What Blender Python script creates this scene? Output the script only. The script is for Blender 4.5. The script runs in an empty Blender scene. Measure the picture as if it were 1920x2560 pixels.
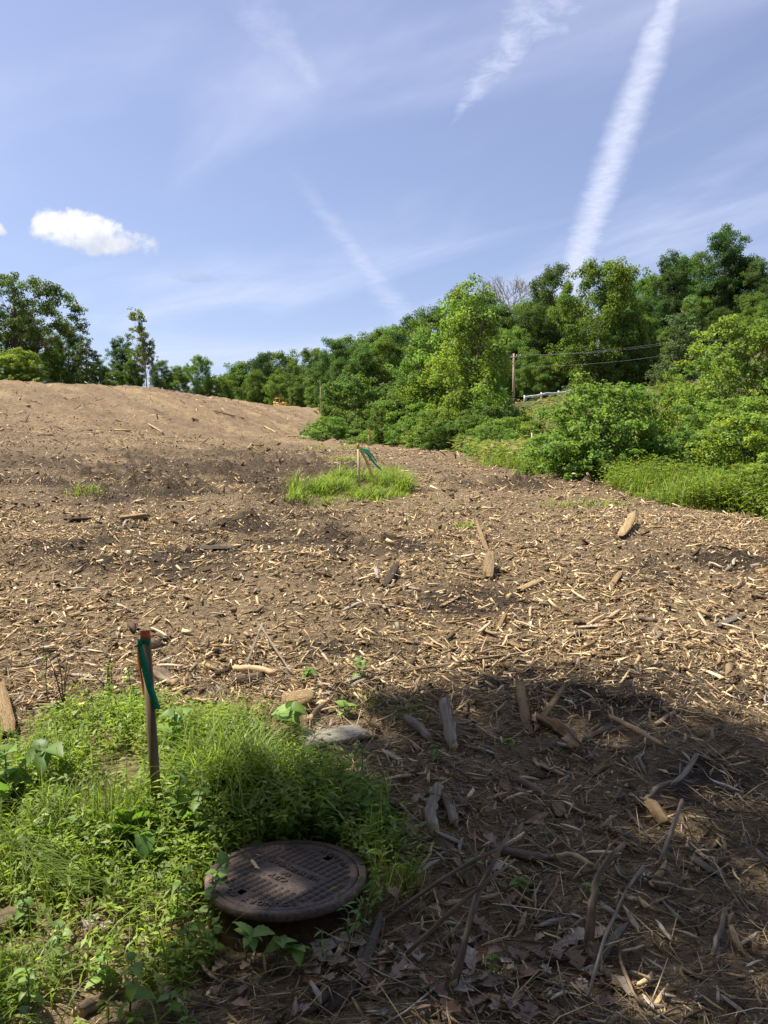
import bpy, math, random
import numpy as np
from mathutils import Vector, Matrix, Euler

random.seed(7)
rng = np.random.default_rng(11)
SC = bpy.context.scene
COL = SC.collection

# ------------------------------------------------------------------ camera
CAMZ = 1.7
PITCH = math.radians(2.5)
FPX = 1934.0                                    # focal length in photograph pixels (1920 x 2560)
cam_data = bpy.data.cameras.new('camera')
cam_data.sensor_fit = 'VERTICAL'
cam_data.sensor_height = 24.0
cam_data.lens = 24.0 * FPX / 2560.0
cam_data.clip_start = 0.05
cam_data.clip_end = 3000
cam = bpy.data.objects.new('camera', cam_data)
cam.location = (0, 0, CAMZ)
cam.rotation_euler = (math.radians(90) - PITCH, 0, 0)
COL.objects.link(cam)
SC.camera = cam

SUN_EL = math.radians(60)
SUN_AZ = math.radians(-72)                      # clockwise from +Y: from the left, a little ahead
SUN = Vector((math.sin(SUN_AZ) * math.cos(SUN_EL), math.cos(SUN_AZ) * math.cos(SUN_EL), math.sin(SUN_EL)))

def ray(px, py):
    a, b = (px - 960) / FPX, -(py - 1280) / FPX
    cp, sp = math.cos(PITCH), math.sin(PITCH)
    return Vector((a, cp + b * sp, -sp + b * cp))

# ------------------------------------------------------------------ world (sky, cirrus, contrail, cumulus)
world = bpy.data.worlds.new('World')
SC.world = world
world.use_nodes = True
WT = world.node_tree
WT.nodes.clear()

class G:                                        # tiny expression builder over shader nodes
    def __init__(s, tree): s.t = tree
    def n(s, kind, **kw):
        nd = s.t.nodes.new(kind)
        for k, v in kw.items(): setattr(nd, k, v)
        return nd
    def put(s, sock, v):
        if isinstance(v, bpy.types.NodeSocket): s.t.links.new(v, sock)
        else: sock.default_value = v
    def m(s, op, a, b=0.0, c=0.0, clamp=False):
        nd = s.n('ShaderNodeMath', operation=op, use_clamp=clamp)
        for i, v in enumerate((a, b, c)): s.put(nd.inputs[i], v)
        return nd.outputs[0]
    def step(s, x, lo, hi, a=0.0, b=1.0):
        nd = s.n('ShaderNodeMapRange', interpolation_type='SMOOTHSTEP')
        for i, v in enumerate((x, lo, hi, a, b)): s.put(nd.inputs[i], v)
        return nd.outputs[0]
    def noise(s, vec, scale, detail=6, rough=.55, dist=0.0, out='Fac'):
        nd = s.n('ShaderNodeTexNoise')
        if vec is not None: s.put(nd.inputs['Vector'], vec)
        s.put(nd.inputs['Scale'], scale); s.put(nd.inputs['Detail'], detail)
        s.put(nd.inputs['Roughness'], rough); s.put(nd.inputs['Distortion'], dist)
        return nd.outputs[out]
    def comb(s, x, y, z=0.0):
        nd = s.n('ShaderNodeCombineXYZ')
        for i, v in enumerate((x, y, z)): s.put(nd.inputs[i], v)
        return nd.outputs[0]
    def mix(s, f, a, b, mode='MIX'):
        nd = s.n('ShaderNodeMix', data_type='RGBA', blend_type=mode)
        s.put(nd.inputs[0], f)
        s.put(nd.inputs[6], a if isinstance(a, bpy.types.NodeSocket) else (*a, 1))
        s.put(nd.inputs[7], b if isinstance(b, bpy.types.NodeSocket) else (*b, 1))
        return nd.outputs[2]

def build_sky():
    g = G(WT)
    sky = g.n('ShaderNodeTexSky', sky_type='NISHITA', sun_disc=False)
    sky.sun_elevation = SUN_EL; sky.sun_rotation = SUN_AZ
    sky.altitude = 300; sky.air_density = 1.0; sky.dust_density = 1.3; sky.ozone_density = 1.6
    tc = g.n('ShaderNodeTexCoord')
    sep = g.n('ShaderNodeSeparateXYZ'); WT.links.new(tc.outputs['Generated'], sep.inputs[0])
    X, Y, Z = sep.outputs
    zc = g.m('MAXIMUM', Z, .03)
    PX, PY = g.m('DIVIDE', X, zc), g.m('DIVIDE', Y, zc)
    P = g.comb(PX, PY)
    up = g.step(Z, .02, .10)
    def plane(px, py):
        d = ray(px, py); return d.x / d.z, d.y / d.z
    def streak(A, B, wa, wb, nscale, namp, soft, ext=(.0, .0), fade=.08, ragged=.5):
        ax, ay = plane(*A); bx, by = plane(*B)
        L = math.hypot(bx - ax, by - ay); tx, ty = (bx - ax) / L, (by - ay) / L
        s = g.m('ADD', g.m('MULTIPLY', PX, tx / L), g.m('MULTIPLY', PY, ty / L))
        s = g.m('SUBTRACT', s, (ax * tx + ay * ty) / L)
        d = g.m('ADD', g.m('MULTIPLY', PX, -ty), g.m('MULTIPLY', PY, tx))
        d = g.m('SUBTRACT', d, -ax * ty + ay * tx)
        nz = g.m('SUBTRACT', g.noise(P, nscale, 7, .62), .5)
        w = g.m('ADD', wa, g.m('MULTIPLY', s, wb - wa))
        w = g.m('MAXIMUM', w, .005)
        q = g.m('ABSOLUTE', g.m('ADD', g.m('DIVIDE', d, w), g.m('MULTIPLY', nz, namp)))
        mk = g.step(q, 1.0, 1.0 - soft)
        if ext is not None:
            mk = g.m('MULTIPLY', mk, g.step(s, -ext[0] - fade, -ext[0] + fade))
            mk = g.m('MULTIPLY', mk, g.step(s, 1 + ext[1] + fade, 1 + ext[1] - fade))
        tex = g.step(g.noise(P, nscale * 2.2, 8, .65, .6), .3, .72, 1 - ragged, 1.0)
        return g.m('MULTIPLY', mk, tex)
    # high veil, drawn out in one direction and covering the whole sky
    ca, sa = math.cos(math.radians(38)), math.sin(math.radians(38))
    va = g.m('ADD', g.m('MULTIPLY', PX, ca), g.m('MULTIPLY', PY, sa))
    vb = g.m('SUBTRACT', g.m('MULTIPLY', PY, ca), g.m('MULTIPLY', PX, sa))
    veil = g.step(g.noise(g.comb(g.m('MULTIPLY', va, .9), g.m('MULTIPLY', vb, .32)), 1.25, 5, .5, .7), .40, .74)
    fine = g.noise(g.comb(g.m('MULTIPLY', va, 4.0), g.m('MULTIPLY', vb, 1.1)), 1.6, 8, .62, .8)
    veil = g.m('MULTIPLY', veil, g.step(fine, .25, .8, .55, 1.0))
    veil = g.m('MULTIPLY', veil, .55)
    trail = streak((1672, 0), (1442, 655), .050, .112, 11, .75, .95, None, ragged=.28)
    w1 = streak((1400, -40), (1150, 285), .13, .02, 7, 2.4, .95, (.1, .0), .22, .8)
    w2 = streak((610, -20), (800, 235), .09, .05, 5, 1.6, .98, (.0, .0), .3, .7)
    w3 = streak((800, 515), (1000, 780), .06, .13, 4, 1.4, .98, (.0, .1), .3, .6)
    cl = g.m('MAXIMUM', veil, g.m('MULTIPLY', trail, .74))
    for w, k in ((w1, .46), (w2, .30), (w3, .32)):
        cl = g.m('MAXIMUM', cl, g.m('ADD', g.m('MULTIPLY', w, k), g.m('MULTIPLY', veil, .6)))
    cl = g.m('MULTIPLY', cl, up)
    base = g.mix(.15, g.mix(1.0, sky.outputs[0], (1.02, .97, 1.02), 'MULTIPLY'), (4.7, 4.5, 6.6))            # thin high haze everywhere
    col = g.mix(cl, base, (5.8, 6.1, 7.4))
    # fair-weather cumulus low on the left
    yc = g.m('MAXIMUM', Y, .05)
    QX, QZ = g.m('DIVIDE', X, yc), g.m('DIVIDE', Z, yc)
    Q = g.comb(QX, QZ)
    front = g.step(Y, .1, .2)
    def cumulus(px, py, rx, ry, dens, seedv, white=(6.6, 6.6, 6.7), grey=(4.4, 4.8, 5.6)):
        nonlocal col
        d = ray(px, py); cx, cz = d.x / d.y, d.z / d.y
        rx, ry = rx / FPX, ry / FPX
        a = g.m('DIVIDE', g.m('SUBTRACT', QX, cx), rx)
        e = g.m('DIVIDE', g.m('SUBTRACT', QZ, cz), ry)
        e2 = g.m('MULTIPLY', e, g.step(e, -.3, .3, 1.7, 1.0))           # flatter base
        slope = g.m('ADD', e2, g.m('MULTIPLY', a, .38))
        r2 = g.m('ADD', g.m('MULTIPLY', a, a), g.m('MULTIPLY', slope, slope))
        nz = g.noise(g.comb(g.m('ADD', QX, seedv), QZ), 19, 9, .60)
        f = g.m('ADD', g.m('SUBTRACT', 1.0, r2), g.m('MULTIPLY', g.m('SUBTRACT', nz, .5), 3.4))
        mk = g.m('MULTIPLY', g.m('MULTIPLY', g.step(f, .12, .75), dens), front)
        n2 = g.noise(g.comb(g.m('ADD', QX, seedv + 3), QZ), 40, 6, .55)
        lit = g.step(g.m('ADD', e, g.m('MULTIPLY', g.m('SUBTRACT', n2, .5), 2.2)), -.45, .65)
        col = g.mix(mk, col, g.mix(lit, grey, white))
    cumulus(236, 604, 172, 70, 1.0, 1.3)
    cumulus(-8, 576, 34, 30, .9, 5.1)
    cumulus(485, 694, 66, 26, .28, 9.2, (3.6, 4.0, 5.2), (2.5, 3.0, 4.2))
    bg = g.n('ShaderNodeBackground'); bg.inputs[1].default_value = .082
    WT.links.new(col, bg.inputs[0])
    out = g.n('ShaderNodeOutputWorld'); WT.links.new(bg.outputs[0], out.inputs[0])
build_sky()

# ------------------------------------------------------------------ sun and exposure
sun_data = bpy.data.lights.new('sun', 'SUN')
sun_data.energy = 5.0
sun_data.angle = math.radians(.53)
sun_data.color = (1.0, .94, .82)
sun = bpy.data.objects.new('sun', sun_data)
sun.rotation_euler = SUN.to_track_quat('Z', 'Y').to_euler()
sun.location = SUN * 60
COL.objects.link(sun)
SC.view_settings.view_transform = 'Standard'
SC.view_settings.look = 'None'
SC.view_settings.gamma = 1
SC.view_settings.exposure = 0.95
SC.view_settings.use_curve_mapping = False

# ------------------------------------------------------------------ helpers
def tag(o, label=None, cat=None, group=None, kind=None):
    if label: o['label'] = label
    if cat: o['category'] = cat
    if group: o['group'] = group
    if kind: o['kind'] = kind
    return o

def link(o, parent=None):
    COL.objects.link(o)
    if parent is not None: o.parent = parent
    return o

def empty(name, loc=(0, 0, 0), rot=(0, 0, 0), scale=(1, 1, 1)):
    o = bpy.data.objects.new(name, None)
    o.empty_display_size = .1
    o.location = loc; o.rotation_euler = rot; o.scale = scale
    return link(o)

def mesh_np(name, verts, faces, mat, cols=None, smooth=False):
    """faces: (M,k) array or list of such arrays"""
    if isinstance(faces, np.ndarray): faces = [faces]
    me = bpy.data.meshes.new(name)
    verts = np.asarray(verts, np.float32)
    me.vertices.add(len(verts)); me.vertices.foreach_set('co', verts.ravel())
    loops = np.concatenate([f.ravel() for f in faces]).astype(np.int32)
    sizes = np.concatenate([np.full(len(f), f.shape[1]) for f in faces]).astype(np.int32)
    starts = np.concatenate([[0], np.cumsum(sizes)[:-1]]).astype(np.int32)
    me.loops.add(len(loops)); me.loops.foreach_set('vertex_index', loops)
    me.polygons.add(len(sizes)); me.polygons.foreach_set('loop_start', starts)
    try: me.polygons.foreach_set('loop_total', sizes)
    except Exception: pass
    me.update(calc_edges=True)
    me.validate()
    if smooth: me.polygons.foreach_set('use_smooth', np.ones(len(me.polygons), bool))
    if cols is not None:
        at = me.color_attributes.new('col', 'FLOAT_COLOR', 'POINT')
        c = np.ones((len(verts), 4), np.float32); c[:, :cols.shape[1]] = cols
        at.data.foreach_set('color', c.ravel())
    if mat: me.materials.append(mat)
    return me

def obj(name, me, parent=None, loc=None):
    o = bpy.data.objects.new(name, me)
    if loc is not None: o.location = loc
    return link(o, parent)

def lattice(ix, iy, seed):
    h = (ix.astype(np.int64) * 374761393 + iy.astype(np.int64) * 668265263 + seed * 1274126177) & 0xffffffff
    h = ((h ^ (h >> 13)) * 1274126177) & 0xffffffff
    return ((h ^ (h >> 16)) & 0xffff) / 65535.0

def vnoise(x, y, seed=0):
    x = np.asarray(x, float); y = np.asarray(y, float)
    ix, iy = np.floor(x), np.floor(y)
    fx, fy = x - ix, y - iy
    fx = fx * fx * (3 - 2 * fx); fy = fy * fy * (3 - 2 * fy)
    a, b = lattice(ix, iy, seed), lattice(ix + 1, iy, seed)
    c, d = lattice(ix, iy + 1, seed), lattice(ix + 1, iy + 1, seed)
    return (a * (1 - fx) + b * fx) * (1 - fy) + (c * (1 - fx) + d * fx) * fy - .5

def fbm(x, y, seed, octs=4, gain=.5):
    t, a, f = 0, 1.0, 1.0
    for k in range(octs):
        t = t + a * vnoise(x * f + 17.3 * k, y * f - 9.1 * k, seed + k); a *= gain; f *= 2.03
    return t

# ------------------------------------------------------------------ terrain
US = np.array([-.5, -.31, -.2, -.13, -.08, 0, .12, .25, .5])
PROF = [
    [(0, 0), (3, 0), (15, 1.55), (25, 2.6), (40, 5.3), (55, 8.3), (70, 10.7), (80, 11.2), (150, 12), (600, 14)],
    [(0, 0), (3, 0), (15, 1.55), (25, 2.5), (45, 5.0), (65, 8.9), (85, 12.2), (95, 12.5), (200, 13), (600, 14)],
    [(0, 0), (3, 0), (15, 1.56), (30, 2.6), (50, 4.6), (80, 9.4), (110, 13.6), (125, 14), (200, 14), (600, 15)],
    [(0, 0), (3, 0), (15, 1.56), (41, 3.4), (62, 5.0), (100, 10), (150, 16.8), (165, 17), (200, 17), (600, 18)],
    [(0, 0), (3, 0), (15, 1.56), (41, 3.4), (62, 4.9), (110, 9.5), (170, 17.6), (180, 18), (300, 20), (600, 26)],
    [(0, 0), (3, 0), (15, 1.56), (41, 3.4), (62, 4.8), (80, 6.0), (120, 10), (200, 20), (300, 32), (600, 50)],
    [(0, 0), (3, 0), (15, 1.50), (41, 3.3), (50, 4.2), (65, 8.3), (72, 8.4), (85, 9.5), (150, 22), (600, 60)],
    [(0, 0), (3, 0), (12, 1.17), (20, 1.95), (35, 2.9), (60, 8.2), (66, 8.4), (75, 8.5), (90, 11), (150, 26), (600, 60)],
    [(0, 0), (3, 0), (12, 1.10), (20, 1.8), (30, 3.0), (50, 8.0), (56, 8.2), (70, 9.5), (110, 24), (600, 60)],
]
YS = np.concatenate([np.linspace(0, 20, 161), np.exp(np.linspace(math.log(20.2), math.log(600), 260))])
TAB = []
for p in PROF:
    p = np.array(p, float)
    z = sum(np.interp(YS * k + o, p[:, 0], p[:, 1]) for k, o in ((.9, 0), (.95, 0), (1, 0), (1.05, 0), (1.1, 0))) / 5
    TAB.append(z)
TAB = np.array(TAB)
UD = np.linspace(-.5, .5, 121)                  # resample across the view and smooth, so that the slope has no folds
TAB = np.stack([np.interp(UD, US, TAB[:, k]) for k in range(TAB.shape[1])], 1)
for _ in range(34):
    TAB[1:-1] = (TAB[:-2] + 2 * TAB[1:-1] + TAB[2:]) / 4
PUDDLES = []                                    # x, y, radius, z

def base_h(x, y):
    x = np.asarray(x, float); y = np.asarray(y, float)
    yy = np.clip(y, 0.0, 599)
    u = np.clip(x / np.maximum(yy, 2.0), -.5, .5)
    k = np.interp(yy, YS, np.arange(len(YS)))
    k0 = np.minimum(k.astype(int), len(YS) - 2); kf = k - k0
    j = (u + .5) * (len(UD) - 1)
    j0 = np.minimum(j.astype(int), len(UD) - 2); jf = j - j0
    def at(jj): return TAB[jj, k0] * (1 - kf) + TAB[jj, k0 + 1] * kf
    return at(j0) * (1 - jf) + at(j0 + 1) * jf

def project(x, y, z):
    cp, sp = math.cos(PITCH), math.sin(PITCH)
    dz = z - CAMZ
    depth = np.maximum(y * cp - dz * sp, .05)
    return 960 + FPX * x / depth, 1280 - FPX * (y * sp + dz * cp) / depth

def blob(px, py, cx, cy, rx, ry):
    return np.exp(-(((px - cx) / rx) ** 2 + ((py - cy) / ry) ** 2))

def mud_shade_mask(x, y):
    """where churned dark soil lies bare instead of chips, with painted shade at right (0..1)"""
    px, py = project(x, y, base_h(x, y))
    f = np.asarray(y) > .5
    m = (blob(px, py, 330, 1190, 430, 62) + .9 * blob(px, py, 640, 1170, 200, 40) + .9 * blob(px, py, 380, 1400, 420, 60)
         + .8 * blob(px, py, 720, 1340, 260, 45) + .75 * blob(px, py, 1700, 1420, 260, 36) + .7 * blob(px, py, 1180, 1500, 170, 40)
         + .8 * blob(px, py, 1000, 1360, 160, 26) + 1.5 * blob(px, py, 1600, 1725, 300, 50) + .8 * blob(px, py, 1780, 1960, 190, 90)  # right foreground blobs: dark mud that also paints the shadow edge darker
         + .75 * blob(px, py, 1250, 1690, 250, 30) + .6 * blob(px, py, 1350, 1210, 260, 18) + .5 * blob(px, py, 850, 1620, 160, 30))
    m = 1.6 * m * np.clip(1.0 + 2.2 * fbm(x * 1.1, y * 1.1, 44, 4, .6), .15, 1.6) - .05 + .5 * fbm(x * .55, y * .55, 40, 4) * (np.asarray(y) < 60)
    return np.clip(m, 0, 1) * f

def height(x, y):
    x = np.asarray(x, float); y = np.asarray(y, float)
    h = base_h(x, y)
    r = np.hypot(x, y)
    near = np.clip((r - .8) / 2, 0, 1)
    mud = mud_shade_mask(x, y)
    amp = (.030 + .055 * mud * (np.clip((r - 8) / 6, 0, 1))) * near
    d = amp * 1.5 * fbm(x * 2.2, y * 2.2, 3, 3) + amp * .9 * fbm(x * 7, y * 7, 9, 3)
    clod = np.clip(fbm(x * 4.2, y * 4.2, 21, 3) - .12, 0, 1)
    d = d + clod * .42 * mud * np.clip((r - 7) / 5, 0, 1) * np.clip((45 - r) / 15, 0, 1)
    px, py = project(x, y, h)
    hill = np.clip((r - 22) / 25, 0, 1)
    d = d + hill * (.16 * fbm(x * .16, y * .16, 5, 3) + .34 * fbm(x * .9, y * .9, 6, 4, .65))
    # soft mounds of mulch and a shallow wheel track in the foreground
    d = d + .10 * near * fbm(x * .8, y * .8, 33, 2) * np.clip((16 - r) / 6, 0, 1)
    out = h + d
    for (qx, qy, qr, qz) in PUDDLES:
        w = np.clip(1.35 - np.hypot(x - qx, (y - qy)) / qr / 1.5, 0, 1); w = w * w * (3 - 2 * w)
        out = out * (1 - w) + (qz - .03 + .06 * fbm(x * 5, y * 5, 77, 4)) * w
    return out

def gz(x, y): return float(height(np.array([x]), np.array([y]))[0])

YMARCH = np.exp(np.linspace(math.log(1.2), math.log(320), 700))
def ground_at(px, py):
    d = ray(px, py)
    s = YMARCH / d.y
    z = CAMZ + d.z * s
    h = height(d.x * s, YMARCH)
    under = np.nonzero(z < h)[0]
    if len(under) == 0: k = len(YMARCH) - 1
    else: k = max(under[0], 1)
    a, b = YMARCH[k - 1], YMARCH[k]
    fa, fb = z[k - 1] - h[k - 1], z[k] - h[k]
    t = np.clip(fa / (fa - fb + 1e-9), 0, 1)
    y = a + (b - a) * t
    x = d.x * y / d.y
    return Vector((x, y, gz(x, y)))

def ppm(y): return FPX / y                       # photograph pixels per metre at that depth

for (px, py, r) in ((538, 1362, .14),):
    p = ground_at(px, py)
    PUDDLES.append((p.x, p.y, r * p.y / 6.0, p.z - .005))

# ------------------------------------------------------------------ materials
def material(name):
    m = bpy.data.materials.new(name); m.use_nodes = True
    m.node_tree.nodes.clear()
    return m, G(m.node_tree)

def finish(g, shader, disp=None):
    out = g.n('ShaderNodeOutputMaterial')
    g.t.links.new(shader, out.inputs[0])

def principled(g, col, rough=.8, spec=.3, normal=None, metal=0.0):
    b = g.n('ShaderNodeBsdfPrincipled')
    g.put(b.inputs['Base Color'], col if isinstance(col, bpy.types.NodeSocket) else (*col, 1))
    g.put(b.inputs['Roughness'], rough); g.put(b.inputs['Specular IOR Level'], spec)
    g.put(b.inputs['Metallic'], metal)
    if normal is not None: g.put(b.inputs['Normal'], normal)
    return b.outputs[0]

def bump(g, h, strength, dist):
    b = g.n('ShaderNodeBump'); g.put(b.inputs['Height'], h)
    b.inputs['Strength'].default_value = strength; b.inputs['Distance'].default_value = dist
    return b.outputs[0]

def objcoord(g): return g.n('ShaderNodeTexCoord').outputs['Object']
def worldpos(g): return g.n('ShaderNodeNewGeometry').outputs['Position']
def attr(g, name='col'): return g.n('ShaderNodeAttribute', attribute_name=name).outputs['Color']
def objrand(g): return g.n('ShaderNodeObjectInfo').outputs['Random']

def mat_soil():
    m, g = material('soil')
    p = worldpos(g)
    c = attr(g)
    n1 = g.noise(p, 9, 8, .65); n2 = g.noise(p, 42, 6, .7); n3 = g.noise(p, 1.1, 5, .6)
    k = g.m('MULTIPLY', g.step(n1, .28, .72, .38, 1.6), g.step(n2, .25, .75, .5, 1.5))
    k = g.m('MULTIPLY', k, g.step(n3, .3, .7, .8, 1.2))
    c = g.mix(1.0, c, g.comb(k, k, k), 'MULTIPLY')
    spk = g.step(g.noise(p, 23, 4, .6), .60, .68)
    wet = g.n('ShaderNodeAttribute', attribute_name='col').outputs['Alpha']
    c = g.mix(g.m('MULTIPLY', spk, g.m('MULTIPLY', wet, .45)), c, (.40, .27, .15))
    for ang, thr, cc in ((.4, .55, (.44, .31, .18)), (1.5, .56, (.30, .20, .11)), (2.6, .56, (.50, .37, .22)), (.95, .57, (.12, .08, .05))):
        mp = g.n('ShaderNodeMapping'); g.t.links.new(p, mp.inputs[0]); mp.inputs['Rotation'].default_value = (0, 0, ang); mp.inputs['Scale'].default_value = (14, 75, 20)
        st = g.step(g.noise(mp.outputs[0], 1.0, 3, .5, .5), thr, thr + .05)
        c = g.mix(g.m('MULTIPLY', st, g.m('MULTIPLY', wet, .75)), c, cc)
    n4 = g.noise(p, 20, 5, .7)
    nr = bump(g, g.m('ADD', g.m('ADD', n1, g.m('MULTIPLY', n4, .7)), g.m('MULTIPLY', n2, .5)), 1.0, .19)
    finish(g, principled(g, c, .92, .2, nr))
    return m

def mat_vcol(name, rough=.85, spec=.2, grain=60, vary=0.0, contrast=.5):
    m, g = material(name)
    c = attr(g)
    n = g.noise(worldpos(g), grain, 5, .65)
    k = g.step(n, .2, .8, 1 - contrast, 1 + contrast)
    if vary:
        r = objrand(g); k = g.m('MULTIPLY', k, g.m('ADD', 1 - vary, g.m('MULTIPLY', r, 2 * vary)))
    c = g.mix(1.0, c, g.comb(k, k, k), 'MULTIPLY')
    finish(g, principled(g, c, rough, spec, bump(g, n, .5, .006)))
    return m

def mat_leaf(name, transl=.35, vary=.22, rough=.55, spec=.35, gain=1.0):
    m, g = material(name)
    c = attr(g)
    r = objrand(g)
    k = g.m('MULTIPLY', g.m('ADD', 1 - vary, g.m('MULTIPLY', r, 2 * vary)), gain)
    c = g.mix(1.0, c, g.comb(k, k, g.m('MULTIPLY', k, .95)), 'MULTIPLY')
    if vary: c = g.mix(1.0, c, g.mix(g.m('FRACT', g.m('MULTIPLY', r, 7.31)), (.88, 1.0, 1.10), (1.10, 1.0, .86)), 'MULTIPLY')
    p = g.n('ShaderNodeBsdfPrincipled')
    g.put(p.inputs['Base Color'], c); g.put(p.inputs['Roughness'], rough); g.put(p.inputs['Specular IOR Level'], spec)
    t = g.n('ShaderNodeBsdfTranslucent')
    g.put(t.inputs[0], g.mix(1.0, c, (1.35, 1.5, .65), 'MULTIPLY'))
    mx = g.n('ShaderNodeMixShader'); mx.inputs[0].default_value = transl
    g.t.links.new(p.outputs[0], mx.inputs[1]); g.t.links.new(t.outputs[0], mx.inputs[2])
    finish(g, mx.outputs[0])
    return m

def mat_plain(name, col, rough=.8, spec=.3, grain=25, amp=.35, stretch=(1, 1, 1), metal=0.0, bmp=.4, dist=.01, vary=0.0, col2=None):
    m, g = material(name)
    mp = g.n('ShaderNodeMapping'); g.t.links.new(objcoord(g), mp.inputs[0]); mp.inputs['Scale'].default_value = stretch
    n = g.noise(mp.outputs[0], grain, 7, .65, .4)
    n2 = g.noise(mp.outputs[0], grain * .22, 4, .6)
    k = g.m('MULTIPLY', g.step(n, .2, .8, 1 - amp, 1 + amp), g.step(n2, .25, .75, 1 - amp * .6, 1 + amp * .6))
    if vary: k = g.m('MULTIPLY', k, g.m('ADD', 1 - vary, g.m('MULTIPLY', objrand(g), 2 * vary)))
    base = col if col2 is None else g.mix(g.step(n2, .4, .62), col, col2)
    c = g.mix(1.0, base, g.comb(k, k, k), 'MULTIPLY')
    finish(g, principled(g, c, rough, spec, bump(g, n, bmp, dist), metal))
    return m

M = dict(
    soil=mat_soil(),
    mulch=mat_vcol('wood_shreds', .88, .15, 90, 0, .35),
    splinter=mat_vcol('split_wood', .8, .2, 120, .25, .3),
    leaf=mat_leaf('tree_leaf', .40, .24, .62, .25, 1.12),
    herb=mat_leaf('herb_leaf', .38, .15, .5, .35),
    grass=mat_leaf('grass_blade', .48, 0, .5, .3),
    bark=mat_plain('tree_bark', (.12, .095, .075), .95, .1, 6, .4, (1, 1, .25)),
    barkpale=mat_plain('pale_bark', (.30, .27, .22), .9, .1, 8, .3, (1, 1, .3)),
    logbark=mat_plain('log_bark', (.14, .10, .068), .92, .1, 26, .6, (.15, 1, 1), 0, 1.0, .014, .15, (.21, .165, .12)),
    loggrey=mat_plain('weathered_wood', (.29, .245, .19), .88, .1, 34, .6, (.10, 1, 1), 0, 1.0, .012, .15, (.15, .115, .085)),
    logpale=mat_plain('fresh_wood', (.52, .38, .22), .8, .2, 30, .3, (.12, 1, 1), 0, .5, .006, .12, (.40, .26, .14)),
    logred=mat_plain('reddish_bark', (.105, .066, .042), .9, .1, 26, .55, (.15, 1, 1), 0, 1.0, .01, .1, (.19, .135, .092)),
    stake=mat_plain('stake_wood', (.185, .142, .096), .9, .08, 55, .55, (1, 1, .05), 0, .4, .003),
    stakepale=mat_plain('new_stake_wood', (.58, .47, .30), .8, .15, 40, .25, (1, 1, .1), 0, .3, .003),
    orange=mat_plain('orange_paint', (.55, .14, .05), .6, .3, 30, .25, bmp=.2),
    ribgreen=mat_plain('green_ribbon_plastic', (.012, .22, .145), .35, .5, 12, .2, bmp=.2),
    ribyellow=mat_plain('yellow_ribbon_plastic', (.62, .50, .16), .4, .4, 12, .15, bmp=.2),
    riborange=mat_plain('orange_ribbon_plastic', (.60, .22, .08), .4, .4, 12, .15, bmp=.2),
    iron=mat_plain('cast_iron', (.108, .081, .068), .75, .3, 70, .5, bmp=.8, dist=.003, metal=.1, col2=(.122, .084, .066)),
    rust=mat_plain('rusted_iron', (.11, .06, .035), .9, .2, 40, .5, bmp=.6, dist=.004, col2=(.05, .035, .028)),
    dark=mat_plain('hole_shade_black', (.006, .005, .005), .95, .0),  # near-black that paints the shade inside the pick holes
    yellow=mat_plain('machine_yellow', (.62, .36, .045), .45, .4, 3, .15),
    black=mat_plain('black_rubber', (.02, .02, .02), .7, .3),
    glass=mat_plain('cab_glass', (.03, .04, .05), .1, .6, 2, .1, bmp=0),
    galv=mat_plain('galvanised_steel', (.42, .44, .45), .5, .4, 8, .2, metal=.4),
    wire=mat_plain('wire_dark', (.30, .30, .30), .6, .3),
    pole=mat_plain('pole_wood', (.42, .32, .21), .85, .1, 6, .25, (1, 1, .1)),
    deadleaf=mat_vcol('dead_leaf', .75, .25, 40, .2, .3),
    asphalt=mat_plain('asphalt', (.06, .06, .06), .9, .2, 30, .3),
    petal=mat_plain('yellow_petal', (.75, .62, .12), .6, .3),
)
def mat_water():
    m, g = material('puddle_water')
    n = g.noise(worldpos(g), 30, 4, .6)
    finish(g, principled(g, (.035, .028, .022), .28, .8, bump(g, n, .5, .02)))
    return m
M['water'] = mat_water()
def mat_ribbon(name, col):
    m, g = material(name)
    n = g.noise(objcoord(g), 60, 4, .6); k = g.step(n, .2, .8, .75, 1.2)
    c = g.mix(1.0, col, g.comb(k, k, k), 'MULTIPLY')
    t = g.n('ShaderNodeBsdfTranslucent'); g.put(t.inputs[0], c)
    mx = g.n('ShaderNodeMixShader'); mx.inputs[0].default_value = .5
    g.t.links.new(principled(g, c, .4, .4), mx.inputs[1]); g.t.links.new(t.outputs[0], mx.inputs[2])
    finish(g, mx.outputs[0]); return m
M['ribgreen'] = mat_ribbon('green_ribbon_plastic', (.02, .34, .225)); M['riblight'] = mat_ribbon('light_green_ribbon_plastic', (.05, .46, .30)); M['ribyellow'] = mat_ribbon('yellow_ribbon_plastic', (.70, .58, .20)); M['riborange'] = mat_ribbon('orange_ribbon_plastic', (.62, .22, .08))

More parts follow.
